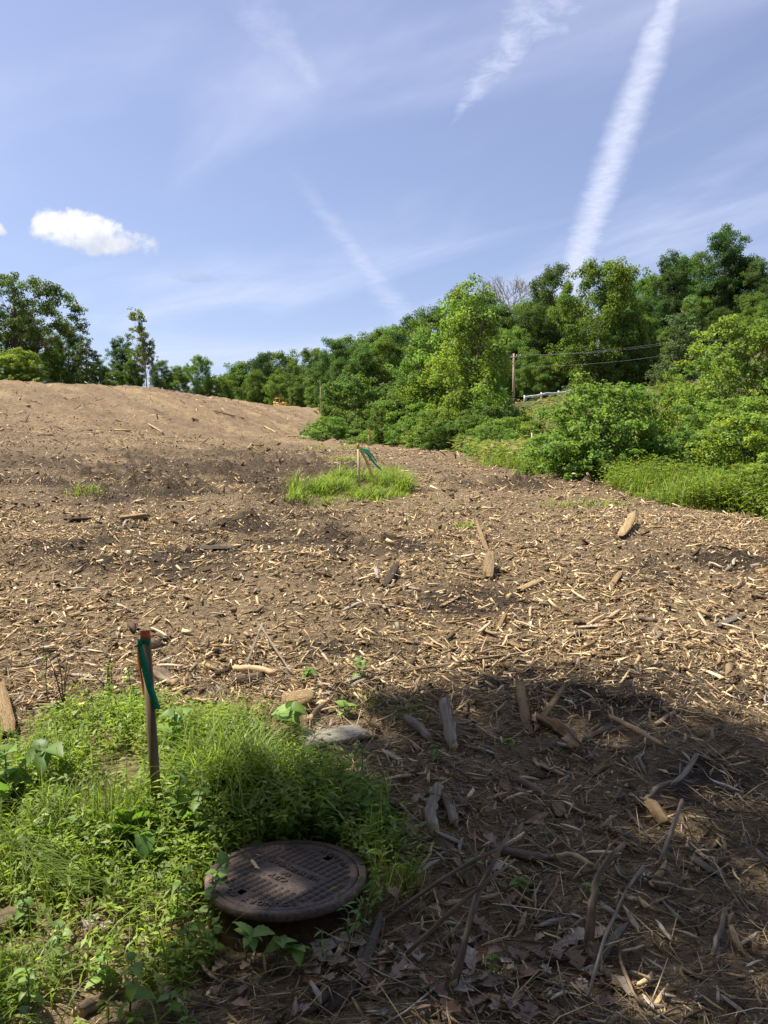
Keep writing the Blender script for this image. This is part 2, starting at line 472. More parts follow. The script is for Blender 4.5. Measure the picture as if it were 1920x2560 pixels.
# ------------------------------------------------------------------ ground sheet
def build_ground():
    ang = np.concatenate([np.linspace(-math.pi, -.66, 40)[:-1], np.linspace(-.66, .66, 380), np.linspace(.66, math.pi, 40)[1:-1]])
    rr = np.exp(np.linspace(math.log(.35), math.log(640), 465))
    A, R = np.meshgrid(ang, rr)
    x, y = (R * np.sin(A)).ravel(), (R * np.cos(A)).ravel()
    z = height(x, y)
    na, nr = len(ang), len(rr)
    i, j = np.meshgrid(np.arange(nr - 1), np.arange(na), indexing='ij')
    a = i * na + j; b = i * na + (j + 1) % na
    quads = np.stack([a, a + na, b + na, b], -1).reshape(-1, 4)
    c = len(x)
    tris = np.stack([np.full(na, c), np.arange(na), (np.arange(na) + 1) % na], -1)
    V = np.stack([np.append(x, 0), np.append(y, 0), np.append(z, gz(0, 0))], -1)
    xs, ys = V[:, 0], V[:, 1]
    mud = mud_shade_mask(xs, ys)
    r = np.hypot(xs, ys)
    mulch = np.array((.360, .258, .146)); dark = np.array((.048, .033, .021)); tan = np.array((.420, .295, .155)); green = np.array((.07, .075, .03))
    col = mulch + (dark - mulch) * mud[:, None]
    hill = np.clip((r - 15) / 24 + 1.2 * fbm(xs * .12, ys * .12, 90, 4), 0, 1) * np.clip((r - 12) / 8, 0, 1)
    px, py = project(xs, ys, V[:, 2])
    tn = np.clip(.34 + 1.6 * fbm(xs * .05 + ys * .03, ys * .30 + xs * .42, 51, 5, .62) + .9 * fbm(xs * .5, ys * .5, 57, 4, .6), 0, 1)
    tcol = np.array((.215, .144, .082)) + (tan - np.array((.215, .144, .082))) * tn[:, None]
    col = col + (tcol - col) * (hill * np.clip(1 - .6 * mud, 0, 1))[:, None]
    # vegetated ground: right of the clearing, under the woods, and the grassy patches
    u = xs / np.maximum(ys, 1)
    edge = np.interp(ys, [0, 9, 11.5, 13, 16, 19, 24, 40, 60, 110, 170], [.9, .62, .52, .385, .30, .21, .125, .06, .0, -.06, -.08])
    veg = np.clip((u - edge) / .03 + .8 * fbm(xs * .6, ys * .6, 61, 3), 0, 1) * (ys > 5)
    scrub = np.array((.25, .195, .12)) + (green - np.array((.25, .195, .12))) * np.clip(.5 + 2.0 * fbm(xs * .25, ys * .25, 63, 4), 0, 1)[:, None]
    col = col + (scrub - col) * veg[:, None]
    al = np.clip(1 - mud * .7 - veg, 0, 1)
    me = mesh_np('ground', V, [quads, tris], M['soil'], np.concatenate([col, al[:, None]], 1), True)
    o = obj('ground', me); tag(o, 'sloping ground of bare soil and wood mulch', 'ground', kind='structure')
build_ground()

def build_puddles():
    for n, (x0, y0, r, z0) in enumerate(PUDDLES):
        k = 40
        t = np.linspace(0, 2 * math.pi, k, endpoint=False)
        rad = r * (1.25 + .5 * fbm(np.cos(t) * 1.4 + n * 7, np.sin(t) * 1.4, 81, 3))
        v = np.stack([x0 + rad * np.cos(t) * 1.2, y0 + rad * np.sin(t) * .9, np.full(k, z0 - .016)], -1)
        me = mesh_np('puddle', v, np.arange(k)[None, :], M['water'])
        tag(obj('puddle', me), ['shallow puddle catching the sky in the sunlit mud', 'second smaller puddle nearer the viewer in the sunlit mud'][n], 'puddle', kind='structure')
build_puddles()

# ------------------------------------------------------------------ shape builders
def tube(path, radii, sides=7, jitter=.0, seed=0, cap=True):
    r_ = np.random.default_rng(seed)
    P = np.array(path, float); n = len(P)
    T = np.gradient(P, axis=0); T /= np.linalg.norm(T, axis=1)[:, None] + 1e-9
    ref = np.array((0, 0, 1.0)) if abs(T[0][2]) < .8 else np.array((1.0, 0, 0))
    V = []
    for i in range(n):
        a = np.cross(T[i], ref); a /= np.linalg.norm(a) + 1e-9
        b = np.cross(T[i], a)
        t = np.linspace(0, 2 * math.pi, sides, endpoint=False)
        rr = radii[i] * (1 + jitter * (r_.random(sides) - .5) * 2)
        V.append(P[i] + rr[:, None] * (np.cos(t)[:, None] * a + np.sin(t)[:, None] * b))
    V = np.concatenate(V)
    F = []
    for i in range(n - 1):
        for s in range(sides):
            F.append((i * sides + s, i * sides + (s + 1) % sides, (i + 1) * sides + (s + 1) % sides, (i + 1) * sides + s))
    F = np.array(F)
    tri = []
    if cap:
        V = np.concatenate([V, P[:1] - T[:1] * radii[0] * .25, P[-1:] + T[-1:] * radii[-1] * .25])
        c0, c1 = len(V) - 2, len(V) - 1
        for s in range(sides):
            tri.append((c0, (s + 1) % sides, s)); tri.append((c1, (n - 1) * sides + s, (n - 1) * sides + (s + 1) % sides))
    return V, F, np.array(tri) if tri else np.zeros((0, 3), int)

def join(parts):
    V, Q, T, off = [], [], [], 0
    for v, q, t in parts:
        V.append(v); Q.append(q + off); T.append(t + off); off += len(v)
    T = np.concatenate(T) if sum(len(t) for t in T) else np.zeros((0, 3), int)
    return np.concatenate(V), np.concatenate(Q), T

def tubes_mesh(name, parts, mat, smooth=True):
    V, Q, T = join(parts)
    return mesh_np(name, V, [f for f in (Q, T) if len(f)], mat, None, smooth)

def boxes_np(cx, hx, hy, hz):
    """box verts/quads centred at cx"""
    s = np.array([(-1, -1, -1), (1, -1, -1), (1, 1, -1), (-1, 1, -1), (-1, -1, 1), (1, -1, 1), (1, 1, 1), (-1, 1, 1)], float)
    v = s * np.array((hx, hy, hz)) + np.array(cx)
    f = np.array([(0, 3, 2, 1), (4, 5, 6, 7), (0, 1, 5, 4), (1, 2, 6, 5), (2, 3, 7, 6), (3, 0, 4, 7)])
    return v, f, np.zeros((0, 3), int)

def box_mesh(name, boxes, mat):
    return tubes_mesh(name, [boxes_np(*b) for b in boxes], mat, False)

def leaves_np(pos, nrm, L, W, r_, fold=.25, updir=None):
    """rhombic leaves folded at the midrib: 4 verts, 1 quad (two triangles) each"""
    n = len(pos)
    nrm = nrm / (np.linalg.norm(nrm, axis=1)[:, None] + 1e-9)
    if updir is None:
        d = r_.normal(size=(n, 3))
    else: d = updir
    t = d - (d * nrm).sum(1)[:, None] * nrm; t /= np.linalg.norm(t, axis=1)[:, None] + 1e-9
    b = np.cross(nrm, t)
    L = np.broadcast_to(L, n)[:, None]; W = np.broadcast_to(W, n)[:, None]
    v = np.empty((n, 4, 3))
    v[:, 0] = pos - t * L * .5
    v[:, 1] = pos + b * W * .5 + nrm * W * fold
    v[:, 2] = pos + t * L * .5 - nrm * L * .12
    v[:, 3] = pos - b * W * .5 + nrm * W * fold
    f = np.arange(n * 4).reshape(n, 4)
    return v.reshape(-1, 3), f

# ------------------------------------------------------------------ trees and bushes
def crown(centers, radii, per, leaf, base, r_, flat=.7, upb=.5, jit=.28, hue=.12):
    """leaf clumps: many small folded leaves round each branch end"""
    pos, nrm, col = [], [], []
    base = np.array(base)
    for c, r in zip(centers, radii):
        n = max(12, int(per * (r / np.mean(radii)) ** 2 * (0.7 + .6 * r_.random())))
        d = r_.normal(size=(n, 3)); d /= np.linalg.norm(d, axis=1)[:, None]
        q = r_.random(n) ** .45
        # ragged clump: three or four sub-tufts
        k = 5
        sub = r_.normal(size=(k, 3)) * .55; w = r_.integers(0, k, n)
        p = c + r * (d * q[:, None] * .62 + sub[w] * .8) * np.array((1, 1, flat))
        pos.append(p); nrm.append(d * .5 + np.array((0, 0, upb)) + r_.normal(size=(n, 3)) * .5)
        tint = 1 + (r_.random() - .5) * 2 * jit * .6
        h = (r_.random() - .5) * 2 * hue
        cc = base * tint * (1 + (r_.random(n)[:, None] - .5) * 2 * jit)
        cc = cc * np.array((1 + h, 1, 1 - h))
        col.append(cc)
    pos, nrm, col = np.concatenate(pos), np.concatenate(nrm), np.concatenate(col)
    n = len(pos)
    L = leaf * (.65 + .7 * r_.random(n)); W = L * (.55 + .25 * r_.random(n))
    V, F = leaves_np(pos, nrm, L, W, r_)
    return V, F, np.repeat(np.clip(col, 0, 1), 4, axis=0)

def skeleton(H, tr, centers, r_, base_t=.3, lean=(0, 0), sides=6, limb=.28):
    """trunk plus one limb to every clump"""
    n = 9
    t = np.linspace(0, 1, n)
    wob = np.cumsum(r_.normal(size=(n, 2)) * .012 * H, axis=0); wob -= wob[0]
    P = np.stack([wob[:, 0] + lean[0] * t, wob[:, 1] + lean[1] * t, t * H * .93], -1)
    rad = tr * (1 - t * .9) ** .9; rad[0] *= 1.35
    parts = [tube(P, rad, sides + 2, .08, 1)]
    for c in centers:
        s = np.clip((c[2] / H) - (.10 + .22 * r_.random()), .06, .9)
        k = s * (n - 1); k0 = int(k); f = k - k0
        a = P[k0] * (1 - f) + P[min(k0 + 1, n - 1)] * f
        c = np.array(c)
        mid = a * .5 + c * .5 + np.array((0, 0, -.06 * np.linalg.norm(c - a))) + r_.normal(size=3) * .05 * np.linalg.norm(c - a)
        r0 = max(.012 * H * .3, tr * (1 - s) * limb)
        parts.append(tube([a, a * .45 + mid * .55, mid, c], [r0, r0 * .75, r0 * .55, r0 * .15], 4, 0, 1, False))
    return parts

def envelope(H, cb, R, n, r_, shape='round', shell=.45, lump=.45):
    """clump centres inside an uneven crown outline"""
    out, tries, seed = [], 0, int(r_.integers(1000))
    md = (R * R * (H - cb) * 2.2 / n) ** (1 / 3) * .62
    while len(out) < n and tries < n * 60:
        tries += 1
        t = r_.random(); a = r_.random() * 2 * math.pi
        if shape == 'round': prof = math.sqrt(max(0, 1 - (2 * t - .9) ** 2 / 1.25))
        elif shape == 'cone': prof = (1 - t) ** .75 * .98 + .06
        elif shape == 'umbrella': prof = .25 + .9 * t ** .7 if t < .8 else .95 - (t - .8) * 2.2
        elif shape == 'column': prof = .6 + .4 * math.sin(math.pi * t)
        else: prof = math.sqrt(max(0, 1 - t ** 2.2))           # bush
        k = 1 + lump * 2 * float(fbm(np.array([math.cos(a) * 1.5 + t * 2.1]), np.array([math.sin(a) * 1.5 + t * 1.3]), seed, 2)[0])
        rr = R * prof * k * (r_.random() * (1 - shell) + shell) ** .8
        p = np.array((rr * math.cos(a), rr * math.sin(a), cb + t * (H - cb)))
        if all(np.linalg.norm((p - q) * np.array((1, 1, 1.2))) > md for q in out): out.append(p)
    return out

TREES = {}
def variant(key, seed, H, cb, R, n, per, leaf, clump, col, shape='round', tr=.2, shell=.45, lump=.45, flat=.7, upb=.5, lean=(0, 0), jit=.28, bark='bark', extra=None, hue=.12, limb=.28):
    r_ = np.random.default_rng(seed)
    C = envelope(H, cb, R, n, r_, shape, shell, lump)
    if extra: C += [np.array(e, float) for e in extra]
    C = [c + np.array((lean[0], lean[1], 0)) * (c[2] / H) for c in C]
    rad = [clump * (.65 + .7 * r_.random()) for _ in C]
    V, F, cc = crown(C, rad, per, leaf, col, r_, flat, upb, jit, hue)
    lm = mesh_np(key + '_crown', V, F, M['leaf'], cc)
    tm = tubes_mesh(key + '_trunk', skeleton(H, tr, C, r_, lean=lean, limb=limb), M[bark])
    TREES[key] = (tm, lm, H, R)

DARK, MID, LIGHT, YEL = (.068, .115, .034), (.110, .175, .042), (.160, .240, .058), (.185, .255, .058)
variant('oak', 1, 16, 2.0, 5.2, 84, 400, .28, 1.6, DARK, 'round', .35)
variant('maple', 2, 15, 1.0, 4.6, 84, 400, .27, 1.5, MID, 'round', .3, lump=.55)
variant('tall', 3, 20, 4, 4.2, 66, 400, .28, 1.5, DARK, 'column', .35, shell=.2, lump=.75)
variant('ash', 4, 15, .6, 5.0, 100, 360, .26, 1.4, (.115, .180, .042), 'round', .28, lump=.6)
variant('poplar', 5, 9, .3, 3.3, 190, 165, .14, .56, LIGHT, 'cone', .12, shell=.2, lump=.6, flat=.85, upb=.35, jit=.34)
variant('spread', 6, 11, 2.4, 6.4, 84, 260, .22, 1.05, (.078, .115, .042), 'umbrella', .34, shell=.3, lump=.5, flat=.55,
        extra=[(6.4, 0, 8.2), (7.2, -.3, 7.0), (6.7, .4, 6.0), (5.6, 0, 5.4), (7.9, 0, 5.9), (5.2, -.5, 9.2)])
variant('slim', 7, 10, 3.6, 1.15, 40, 90, .20, .5, (.14, .185, .075), 'column', .075, shell=.3, lump=.7, lean=(-.9, 0), bark='barkpale')
variant('sparse', 8, 8, 1.0, 2.2, 60, 80, .20, .55, (.10, .135, .06), 'cone', .09, shell=.2, lump=.6)
variant('thicket', 9, 5, .1, 2.9, 70, 170, .19, .62, (.105, .165, .040), 'bush', .07, shell=.35, lump=.6)
variant('bush', 10, 2.4, .05, 1.55, 130, 140, .080, .25, (.145, .215, .052), 'bush', .035, shell=.35, lump=.85)
variant('brightbush', 12, 2.6, .05, 1.6, 120, 140, .088, .27, (.172, .240, .056), 'bush', .035, shell=.3, lump=.95)
variant('brighttree', 13, 5.2, .2, 2.4, 130, 150, .13, .43, YEL, 'round', .08, shell=.3, lump=.8)
variant('round', 14, 13, .8, 4.3, 74, 400, .28, 1.45, MID, 'round', .26, lump=.35)

def copy_tree_parts(key, root):
    tm, lm, H, R = TREES[key]
    obj('trunk', tm, root); obj('crown', lm, root)

ORD = ['first', 'second', 'third', 'fourth', 'fifth', 'sixth', 'seventh', 'eighth', 'ninth', 'tenth', 'eleventh', 'twelfth', 'thirteenth', 'fourteenth', 'fifteenth', 'sixteenth', 'seventeenth', 'eighteenth']
TONE = {'oak': 'dark green', 'maple': 'mid green', 'tall': 'tall dark', 'ash': 'fresh green', 'round': 'rounded green', 'thicket': 'dense green', 'bush': 'green', 'brightbush': 'yellow-green'}
def ranked(items, rows):
    """label text for every item: row name by depth and rank from the left in that row"""
    out = {}
    for nm, lo, hi in rows:
        sel = sorted([i for i, t in enumerate(items) if lo <= t[2] < hi], key=lambda i: items[i][0])
        for k, i in enumerate(sel): out[i] = (nm, ORD[k])
    return out

def ztop(px, py, Y):
    d = ray(px, py); return CAMZ + d.z * Y / d.y

def plant_tree(name, key, px, vtop, Y, label, wide=1.0, rot=None, group=None, cat='tree', sink=.05):
    tm, lm, H, R = TREES[key]
    d = ray(px, vtop)
    x = d.x * Y / d.y
    g0 = gz(x, Y)
    s = max(.15, (CAMZ + d.z * Y / d.y - g0) / (H * 1.02))
    o = empty(name, (x, Y, g0 - sink), (0, 0, random.uniform(0, 6.28) if rot is None else rot), (s * wide, s * wide, s))
    copy_tree_parts(key, o)
    return tag(o, label, cat, group)

# left tree line on the crest of the bare slope
plant_tree('spreading_tree', 'spread', 28, 690, 80, 'big dark spreading tree at the left edge with a drooping right branch', .95, 0)
plant_tree('hedge_tree', 'ash', -60, 800, 77, 'dense green tree under the big spreading tree at the left edge', .9)
plant_tree('leafy_tree', 'ash', 60, 780, 83, 'shadowy tree filling in beneath the big spreading crown', .75)
plant_tree('leafy_tree', 'oak', 170, 822, 90, 'dark round tree just right of the big spreading tree', .80)
plant_tree('leafy_tree', 'maple', 128, 838, 86, 'small dark tree wedged beside the big spreading tree', .8)
plant_tree('feathery_tree', 'sparse', 215, 828, 86, 'thin feathery tree with open layered branches', 1.15)
plant_tree('hedge_bush', 'brightbush', 62, 872, 74, 'bright green bush on the crest below the big spreading tree', 1.25, cat='bush')
plant_tree('hedge_bush', 'bush', 8, 880, 73, 'low bush at the far left end of the crest', 1.2, cat='bush')
plant_tree('leafy_tree', 'tall', 300, 842, 97, 'dark narrow tree left of the lone slim tree', 1.05)
plant_tree('leafy_tree', 'maple', 335, 872, 92, 'bright green tree right behind the lone slim tree', .80)
plant_tree('leafy_tree', 'round', 250, 902, 93, 'low tree in the gap left of the lone slim tree', .95)
plant_tree('slim_tree', 'slim', 364, 776, 86, 'lone slim tree with a bare trunk and a tuft of pale leaves', 1.0, .2)
plant_tree('sapling', 'slim', 378, 850, 86.6, 'thin second stem standing close behind the lone slim tree', .7, 1.9)
plant_tree('leafy_tree', 'oak', 402, 902, 100, 'small dark tree right of the lone slim tree', .9)
plant_tree('leafy_tree', 'round', 445, 918, 112, 'low rounded tree between two taller ones on the crest', .95)
plant_tree('leafy_tree', 'ash', 492, 888, 122, 'mid green pointed tree standing alone near the middle of the crest', .75)
plant_tree('hedge_bush', 'thicket', 545, 938, 124, 'low thicket where the crest dips at the sky', 1.2, cat='bush')
plant_tree('hedge_bush', 'thicket', 290, 925, 92, 'low green scrub at the foot of the dark narrow tree', 1.0, cat='bush')
plant_tree('hedge_bush', 'thicket', 165, 925, 80, 'low green scrub behind the brush pile', 1.0, cat='bush')
plant_tree('hedge_bush', 'thicket', 215, 938, 84, 'low green scrub under the feathery tree', 1.0, cat='bush')
plant_tree('hedge_bush', 'thicket', 420, 945, 104, 'low scrub right of the lone slim tree on the crest', 1.3, cat='bush')

# trees of the valley behind the crest, up to the poplar
VAL = [(575, 935, 205, 'oak'), (600, 912, 200, 'round'), (640, 930, 190, 'maple'), (662, 885, 230, 'oak'), (700, 888, 225, 'round'), (690, 935, 185, 'ash'),
       (735, 905, 190, 'tall'), (745, 940, 178, 'maple'), (782, 872, 215, 'ash'), (790, 935, 172, 'round'), (838, 850, 160, 'oak'), (850, 900, 130, 'maple'), (872, 848, 165, 'round'),
       (900, 880, 118, 'round'), (935, 838, 145, 'oak'), (960, 850, 120, 'maple'), (985, 818, 140, 'ash'), (1030, 800, 128, 'oak'), (1075, 780, 118, 'maple')]
RK = ranked(VAL, (('far', 180, 999), ('near', 0, 180)))
for i, (px, v, Y, k) in enumerate(VAL):
    plant_tree('valley_tree', k, px, v, Y, '%s valley tree behind the bare crest, %s from the left in the %s row' % (TONE[k], RK[i][1], RK[i][0]), random.uniform(.8, 1.05), group='trees of the valley wood')
plant_tree('valley_tree', 'oak', 655, 887, 200, 'small round-topped tree rising above the valley wood', .55)

# hillside wood on the right
WOOD = [(1150, 735, 125, 'oak'), (1205, 742, 112, 'oak'), (1180, 800, 100, 'maple'), (1245, 765, 105, 'oak'), (1305, 762, 118, 'maple'), (1270, 820, 96, 'ash'), (1330, 770, 100, 'oak'),
        (1365, 740, 112, 'oak'), (1420, 760, 104, 'maple'), (1560, 715, 122, 'round'), (1600, 705, 130, 'maple'), (1640, 740, 112, 'oak'), (1640, 690, 125, 'ash'), (1600, 790, 98, 'ash'),
        (1720, 645, 122, 'maple'), (1760, 660, 118, 'oak'), (1745, 745, 100, 'maple'), (1860, 660, 112, 'oak'), (1900, 645, 108, 'tall'), (1960, 650, 104, 'oak'), (1880, 740, 96, 'maple'),
        (1800, 770, 94, 'oak'), (1930, 760, 88, 'round'), (1690, 800, 92, 'round'), (1320, 880, 84, 'maple'), (1370, 900, 82, 'round'), (1240, 880, 86, 'round'), (1180, 880, 90, 'maple'), (1560, 850, 84, 'maple'), (1620, 870, 80, 'ash'), (1780, 870, 76, 'round'), (1840, 850, 80, 'maple')]
RK = ranked(WOOD, (('skyline', 106, 999), ('middle', 90, 106), ('front', 0, 90)))
for i, (px, v, Y, k) in enumerate(WOOD):
    plant_tree('hillside_tree', k, px, v, Y, '%s tree of the right hillside wood, %s from the left in the %s row' % (TONE[k], RK[i][1], RK[i][0]), random.uniform(.85, 1.1), group='trees of the hillside wood')
plant_tree('tall_tree', 'tall', 1822, 562, 112, 'tallest tree of the hillside with an open rounded top against the sky', .95, 1.0)
plant_tree('tall_tree', 'tall', 1682, 628, 108, 'tall dark ragged tree left of the tallest one', .85, 2.4)
plant_tree('tall_tree', 'oak', 1382, 668, 104, 'open-topped tree with pale leaves right of the leafless tree', .62, .4)
plant_tree('big_tree', 'ash', 1505, 656, 80, 'large full green tree right of the utility pole, lit on its left', .88, 1.2)
plant_tree('leafy_tree', 'ash', 1560, 780, 78, 'mid green tree leaning on the large full tree', .75)
plant_tree('leafy_tree', 'sparse', 1690, 795, 70, 'thin pale tree standing in front of the hillside wood', 1.3)
plant_tree('leafy_tree', 'sparse', 1722, 745, 74, 'olive green open tree below the tall ragged one', 1.2)
# leafless crown above the canopy
def bare_tree():
    r_ = np.random.default_rng(5)
    d = ray(1275, 690); Y = 128; x = d.x * Y / d.y; g0 = gz(x, Y); Ht = CAMZ + d.z * Y / d.y - g0
    o = empty('bare_tree', (x, Y, g0 - .1))
    parts = [tube([(0, 0, 0), (.2, 0, Ht * .35), (0, 0, Ht * .72)], [.35, .28, .18], 7)]
    def grow(p, d, L, r, lv):
        e = p + d * L
        parts.append(tube([p, p * .5 + e * .5 + r_.normal(size=3) * L * .05, e], [r, r * .8, r * .6], 4, 0, 1, False))
        if lv == 0: return
        for _ in range(4 if lv > 1 else 5):
            q = d + r_.normal(size=3) * .42 + np.array((0, 0, .08)); q /= np.linalg.norm(q)
            grow(e if r_.random() < .6 else p * .4 + e * .6, q, L * (.62 + .2 * r_.random()), r * .6, lv - 1)
    for a in np.linspace(0, 6.28, 11)[:-1]:
        q = np.array((math.cos(a) * .8, math.sin(a) * .8, .72)); q /= np.linalg.norm(q)
        grow(np.array((0, 0, Ht * (.60 + .10 * r_.random()))), q, Ht * .17, .085, 3)
    t = obj('trunk', tubes_mesh('bare_tree', parts, M['barkpale']), o)
    tag(o, 'leafless grey-branched tree crown showing above the green wood', 'tree')
bare_tree()

# young poplar and the shrubs along the edge of the clearing
plant_tree('young_tree', 'poplar', 1170, 682, 40, 'bright green young tree with a pointed top in the middle of the clearing edge', 1.0, .6)
plant_tree('young_tree', 'poplar', 1060, 790, 43, 'lower bright tree joined to the left of the pointed young tree', 1.15, 2.0)
plant_tree('young_tree', 'poplar', 1215, 900, 39, 'leafy sapling at the right foot of the pointed young tree', 1.1, 3.3)
plant_tree('dark_shrub', 'thicket', 888, 935, 58, 'dark rounded shrub where the bare slope meets the green edge', 1.0, cat='bush')
plant_tree('dark_shrub', 'thicket', 850, 985, 62, 'low dark shrub left of the rounded dark shrub', .8, cat='bush')
plant_tree('edge_bush', 'bush', 820, 1040, 52, 'small thin bush on the bare slope near the green edge', 1.6, cat='bush')
EDGE = [(960, 1000, 46, 'thicket'), (1000, 985, 42, 'thicket'), (1050, 1000, 40, 'brightbush'), (1090, 1020, 37, 'bush'), (1150, 1010, 38, 'thicket'), (1180, 1035, 34, 'bush'), (1215, 1000, 36, 'thicket'),
        (1250, 1010, 38, 'bush'), (1270, 1040, 32, 'brightbush'), (1110, 1045, 35, 'brightbush'), (1040, 1040, 38, 'bush'), (985, 1045, 42, 'bush'), (1225, 1060, 29, 'bush')]
RK = ranked(EDGE, (('front', 0, 37), ('back', 37, 99)))
for i, (px, v, Y, k) in enumerate(EDGE):
    plant_tree('edge_bush', k, px, v, Y, '%s bush along the far clearing edge, %s from the left in the %s row' % (TONE[k], RK[i][1], RK[i][0]), random.uniform(1.0, 1.4), group='bushes along the far clearing edge', cat='bush')
plant_tree('round_bush', 'bush', 1500, 955, 18.3, 'big round bright bush standing out at the clearing edge on the right', 1.18, 1.0, cat='bush')
plant_tree('round_bush', 'bush', 1610, 985, 19.3, 'right half of the big round bush, with a dark hollow beside it', .95, 2.2, cat='bush')
plant_tree('round_bush', 'brightbush', 1425, 1060, 18.6, 'low bush at the left foot of the big round bush', 1.2, 2.9, cat='bush')
plant_tree('bright_tree', 'brighttree', 1880, 795, 27, 'yellow-green tree at the right edge above the bank', 1.0, .5)
plant_tree('bright_tree', 'brighttree', 1800, 900, 30, 'small yellow-green tree left of the one at the right edge', .9, 1.7)
plant_tree('bright_tree', 'brighttree', 1680, 935, 44, 'small bright tree below the wires on the bank', .9, 2.7)
RB = [(1880, 1020, 15.5, 'brightbush', 1.2), (1800, 1060, 16.5, 'brightbush', 1.15), (1720, 1075, 18, 'bush', 1.2), (1650, 1130, 19, 'bush', 1.0), (1910, 1150, 12.8, 'brightbush', 1.5),
      (1820, 1165, 13.6, 'bush', 1.4), (1700, 1150, 16, 'brightbush', 1.5), (1760, 1010, 26, 'bush', 1.3), (1850, 985, 24, 'brightbush', 1.3)]
RK = ranked(RB, (('front', 0, 20), ('back', 20, 99)))
for i, (px, v, Y, k, w) in enumerate(RB):
    plant_tree('bank_bush', k, px, v, Y, '%s bush on the right bank, %s from the left in the %s row' % (TONE[k], RK[i][1], RK[i][0]), w, group='bushes on the right bank', cat='bush')

# the tree outside the frame whose crown shades the foreground
def shade_tree():
    r_ = np.random.default_rng(77)
    edge = [(-500, 2130), (0, 2075), (200, 2060), (420, 2090), (600, 2040), (720, 1975), (840, 1905), (925, 1790), (935, 1715), (960, 1672), (1150, 1650), (1350, 1655), (1500, 1690), (1620, 1745), (1760, 1765), (1920, 1775), (2400, 1800)]
    E = [ground_at(*p) for p in edge]
    ex = np.array([e.x for e in E]); ey = np.array([e.y for e in E])
    C = []
    tries = 0
    while len(C) < 480 and tries < 60000:
        tries += 1
        x = r_.uniform(-4.2, 6.0); lim = np.interp(x, ex, ey)
        y = r_.uniform(-4.5, lim)
        zz = r_.uniform(8.0, 12.5)
        rad = .42
        if lim - y < rad * (.8 + .5 * r_.random()) + (.30 if x < -.15 else 0): continue
        # small gaps that let dapples through
        if np.hypot(x + .95, (y - 2.45) * 1.2) < .34 + .12 * r_.random(): continue
        if np.hypot((x - 1.55) * .6, y - 2.75) < .30 * r_.random() + .12: continue
        if r_.random() < (.05 if x > -.3 else .30): continue
        g = np.array((x, y, .15 * max(0, y - 3)))
        p = g + np.array(SUN) * (zz / SUN.z)
        if all(np.linalg.norm(p - q) > .31 for q in C): C.append(p)
    base = np.array((-6.6, 1.2, gz(-6.6, 1.2)))
    cc = [c - base for c in C]
    V, F, col = crown(cc, [.46 * (.8 + .4 * r_.random()) for _ in cc], 135, .15, MID, r_, .75)
    parts = [tube([(0, 0, -.1), (.15, .2, 3), (.5, .7, 6.0), (1.2, 1.4, 9.5)], [.34, .27, .22, .12], 9, .06, 3)]
    hubs = []
    for k in range(14):
        c = cc[int(r_.integers(len(cc)))]
        a = np.array((.5, .7, 6.0)) * (.8 + .5 * r_.random()); a[2] = min(a[2], 9)
        m = a * .5 + c * .5 + np.array((0, 0, .5))
        parts.append(tube([a, m, c], [.1, .06, .02], 6, 0, k, False)); hubs += [m, c, m * .5 + c * .5]
    H_ = np.array(hubs)
    for c in cc[::2]:
        h = H_[np.argmin(np.linalg.norm(H_ - c, axis=1))]
        parts.append(tube([h, h * .5 + c * .5 + r_.normal(size=3) * .06, c], [.03, .02, .008], 4, 0, 1, False))
    o = empty('shade_tree', base)
    obj('trunk', tubes_mesh('shade_tree_trunk', parts, M['bark']), o)
    obj('crown', mesh_np('shade_tree_crown', V, F, M['leaf'], col), o)
    tag(o, 'leafy tree beside the viewer that shades the foreground', 'tree')
shade_tree()
for (tx, ty, k, sc, rot) in ((-3.5, -9, 'oak', .95, .3), (4.5, -9.5, 'maple', 1.0, 1.4), (-10.5, -6, 'maple', 1.0, 5.1)):  # unseen trees of the wood edge, added to block skylight and deepen the shade
    o = empty('unseen_edge_tree', (tx, ty, gz(tx, ty) - .1), (0, 0, rot), (sc, sc, sc)); copy_tree_parts(k, o)
    tag(o, 'unseen tree of the wood edge around the viewer, added to darken the shade', 'tree', 'unseen trees around the viewer')

# ------------------------------------------------------------------ manhole
def inside(poly, x, y):
    x = np.asarray(x); y = np.asarray(y); c = np.zeros(x.shape, bool)
    n = len(poly)
    for i in range(n):
        x1, y1 = poly[i]; x2, y2 = poly[(i + 1) % n]
        t = ((y1 > y) != (y2 > y)) & (x < (x2 - x1) * (y - y1) / (y2 - y1 + 1e-12) + x1)
        c ^= t
    return c

def revolve(profile, n=72):
    p = np.array(profile, float); t = np.linspace(0, 2 * math.pi, n, endpoint=False)
    V = np.stack([p[None, :, 0] * np.cos(t)[:, None], p[None, :, 0] * np.sin(t)[:, None], np.broadcast_to(p[None, :, 1], (n, len(p)))], -1).reshape(-1, 3)
    k = len(p); F = []
    for i in range(n):
        for j in range(k - 1):
            a, b = i * k + j, ((i + 1) % n) * k + j
            F.append((a, b, b + 1, a + 1))
    return V, np.array(F)

LIDZ = .118
_d = ray(716, 2184); _Y = 2.92
for _ in range(6):
    _x = _d.x * _Y / _d.y; _g = gz(_x, _Y); _Y = (CAMZ - _g - LIDZ) / (-_d.z / _d.y)
MH = Vector((_d.x * _Y / _d.y, _Y, _g))

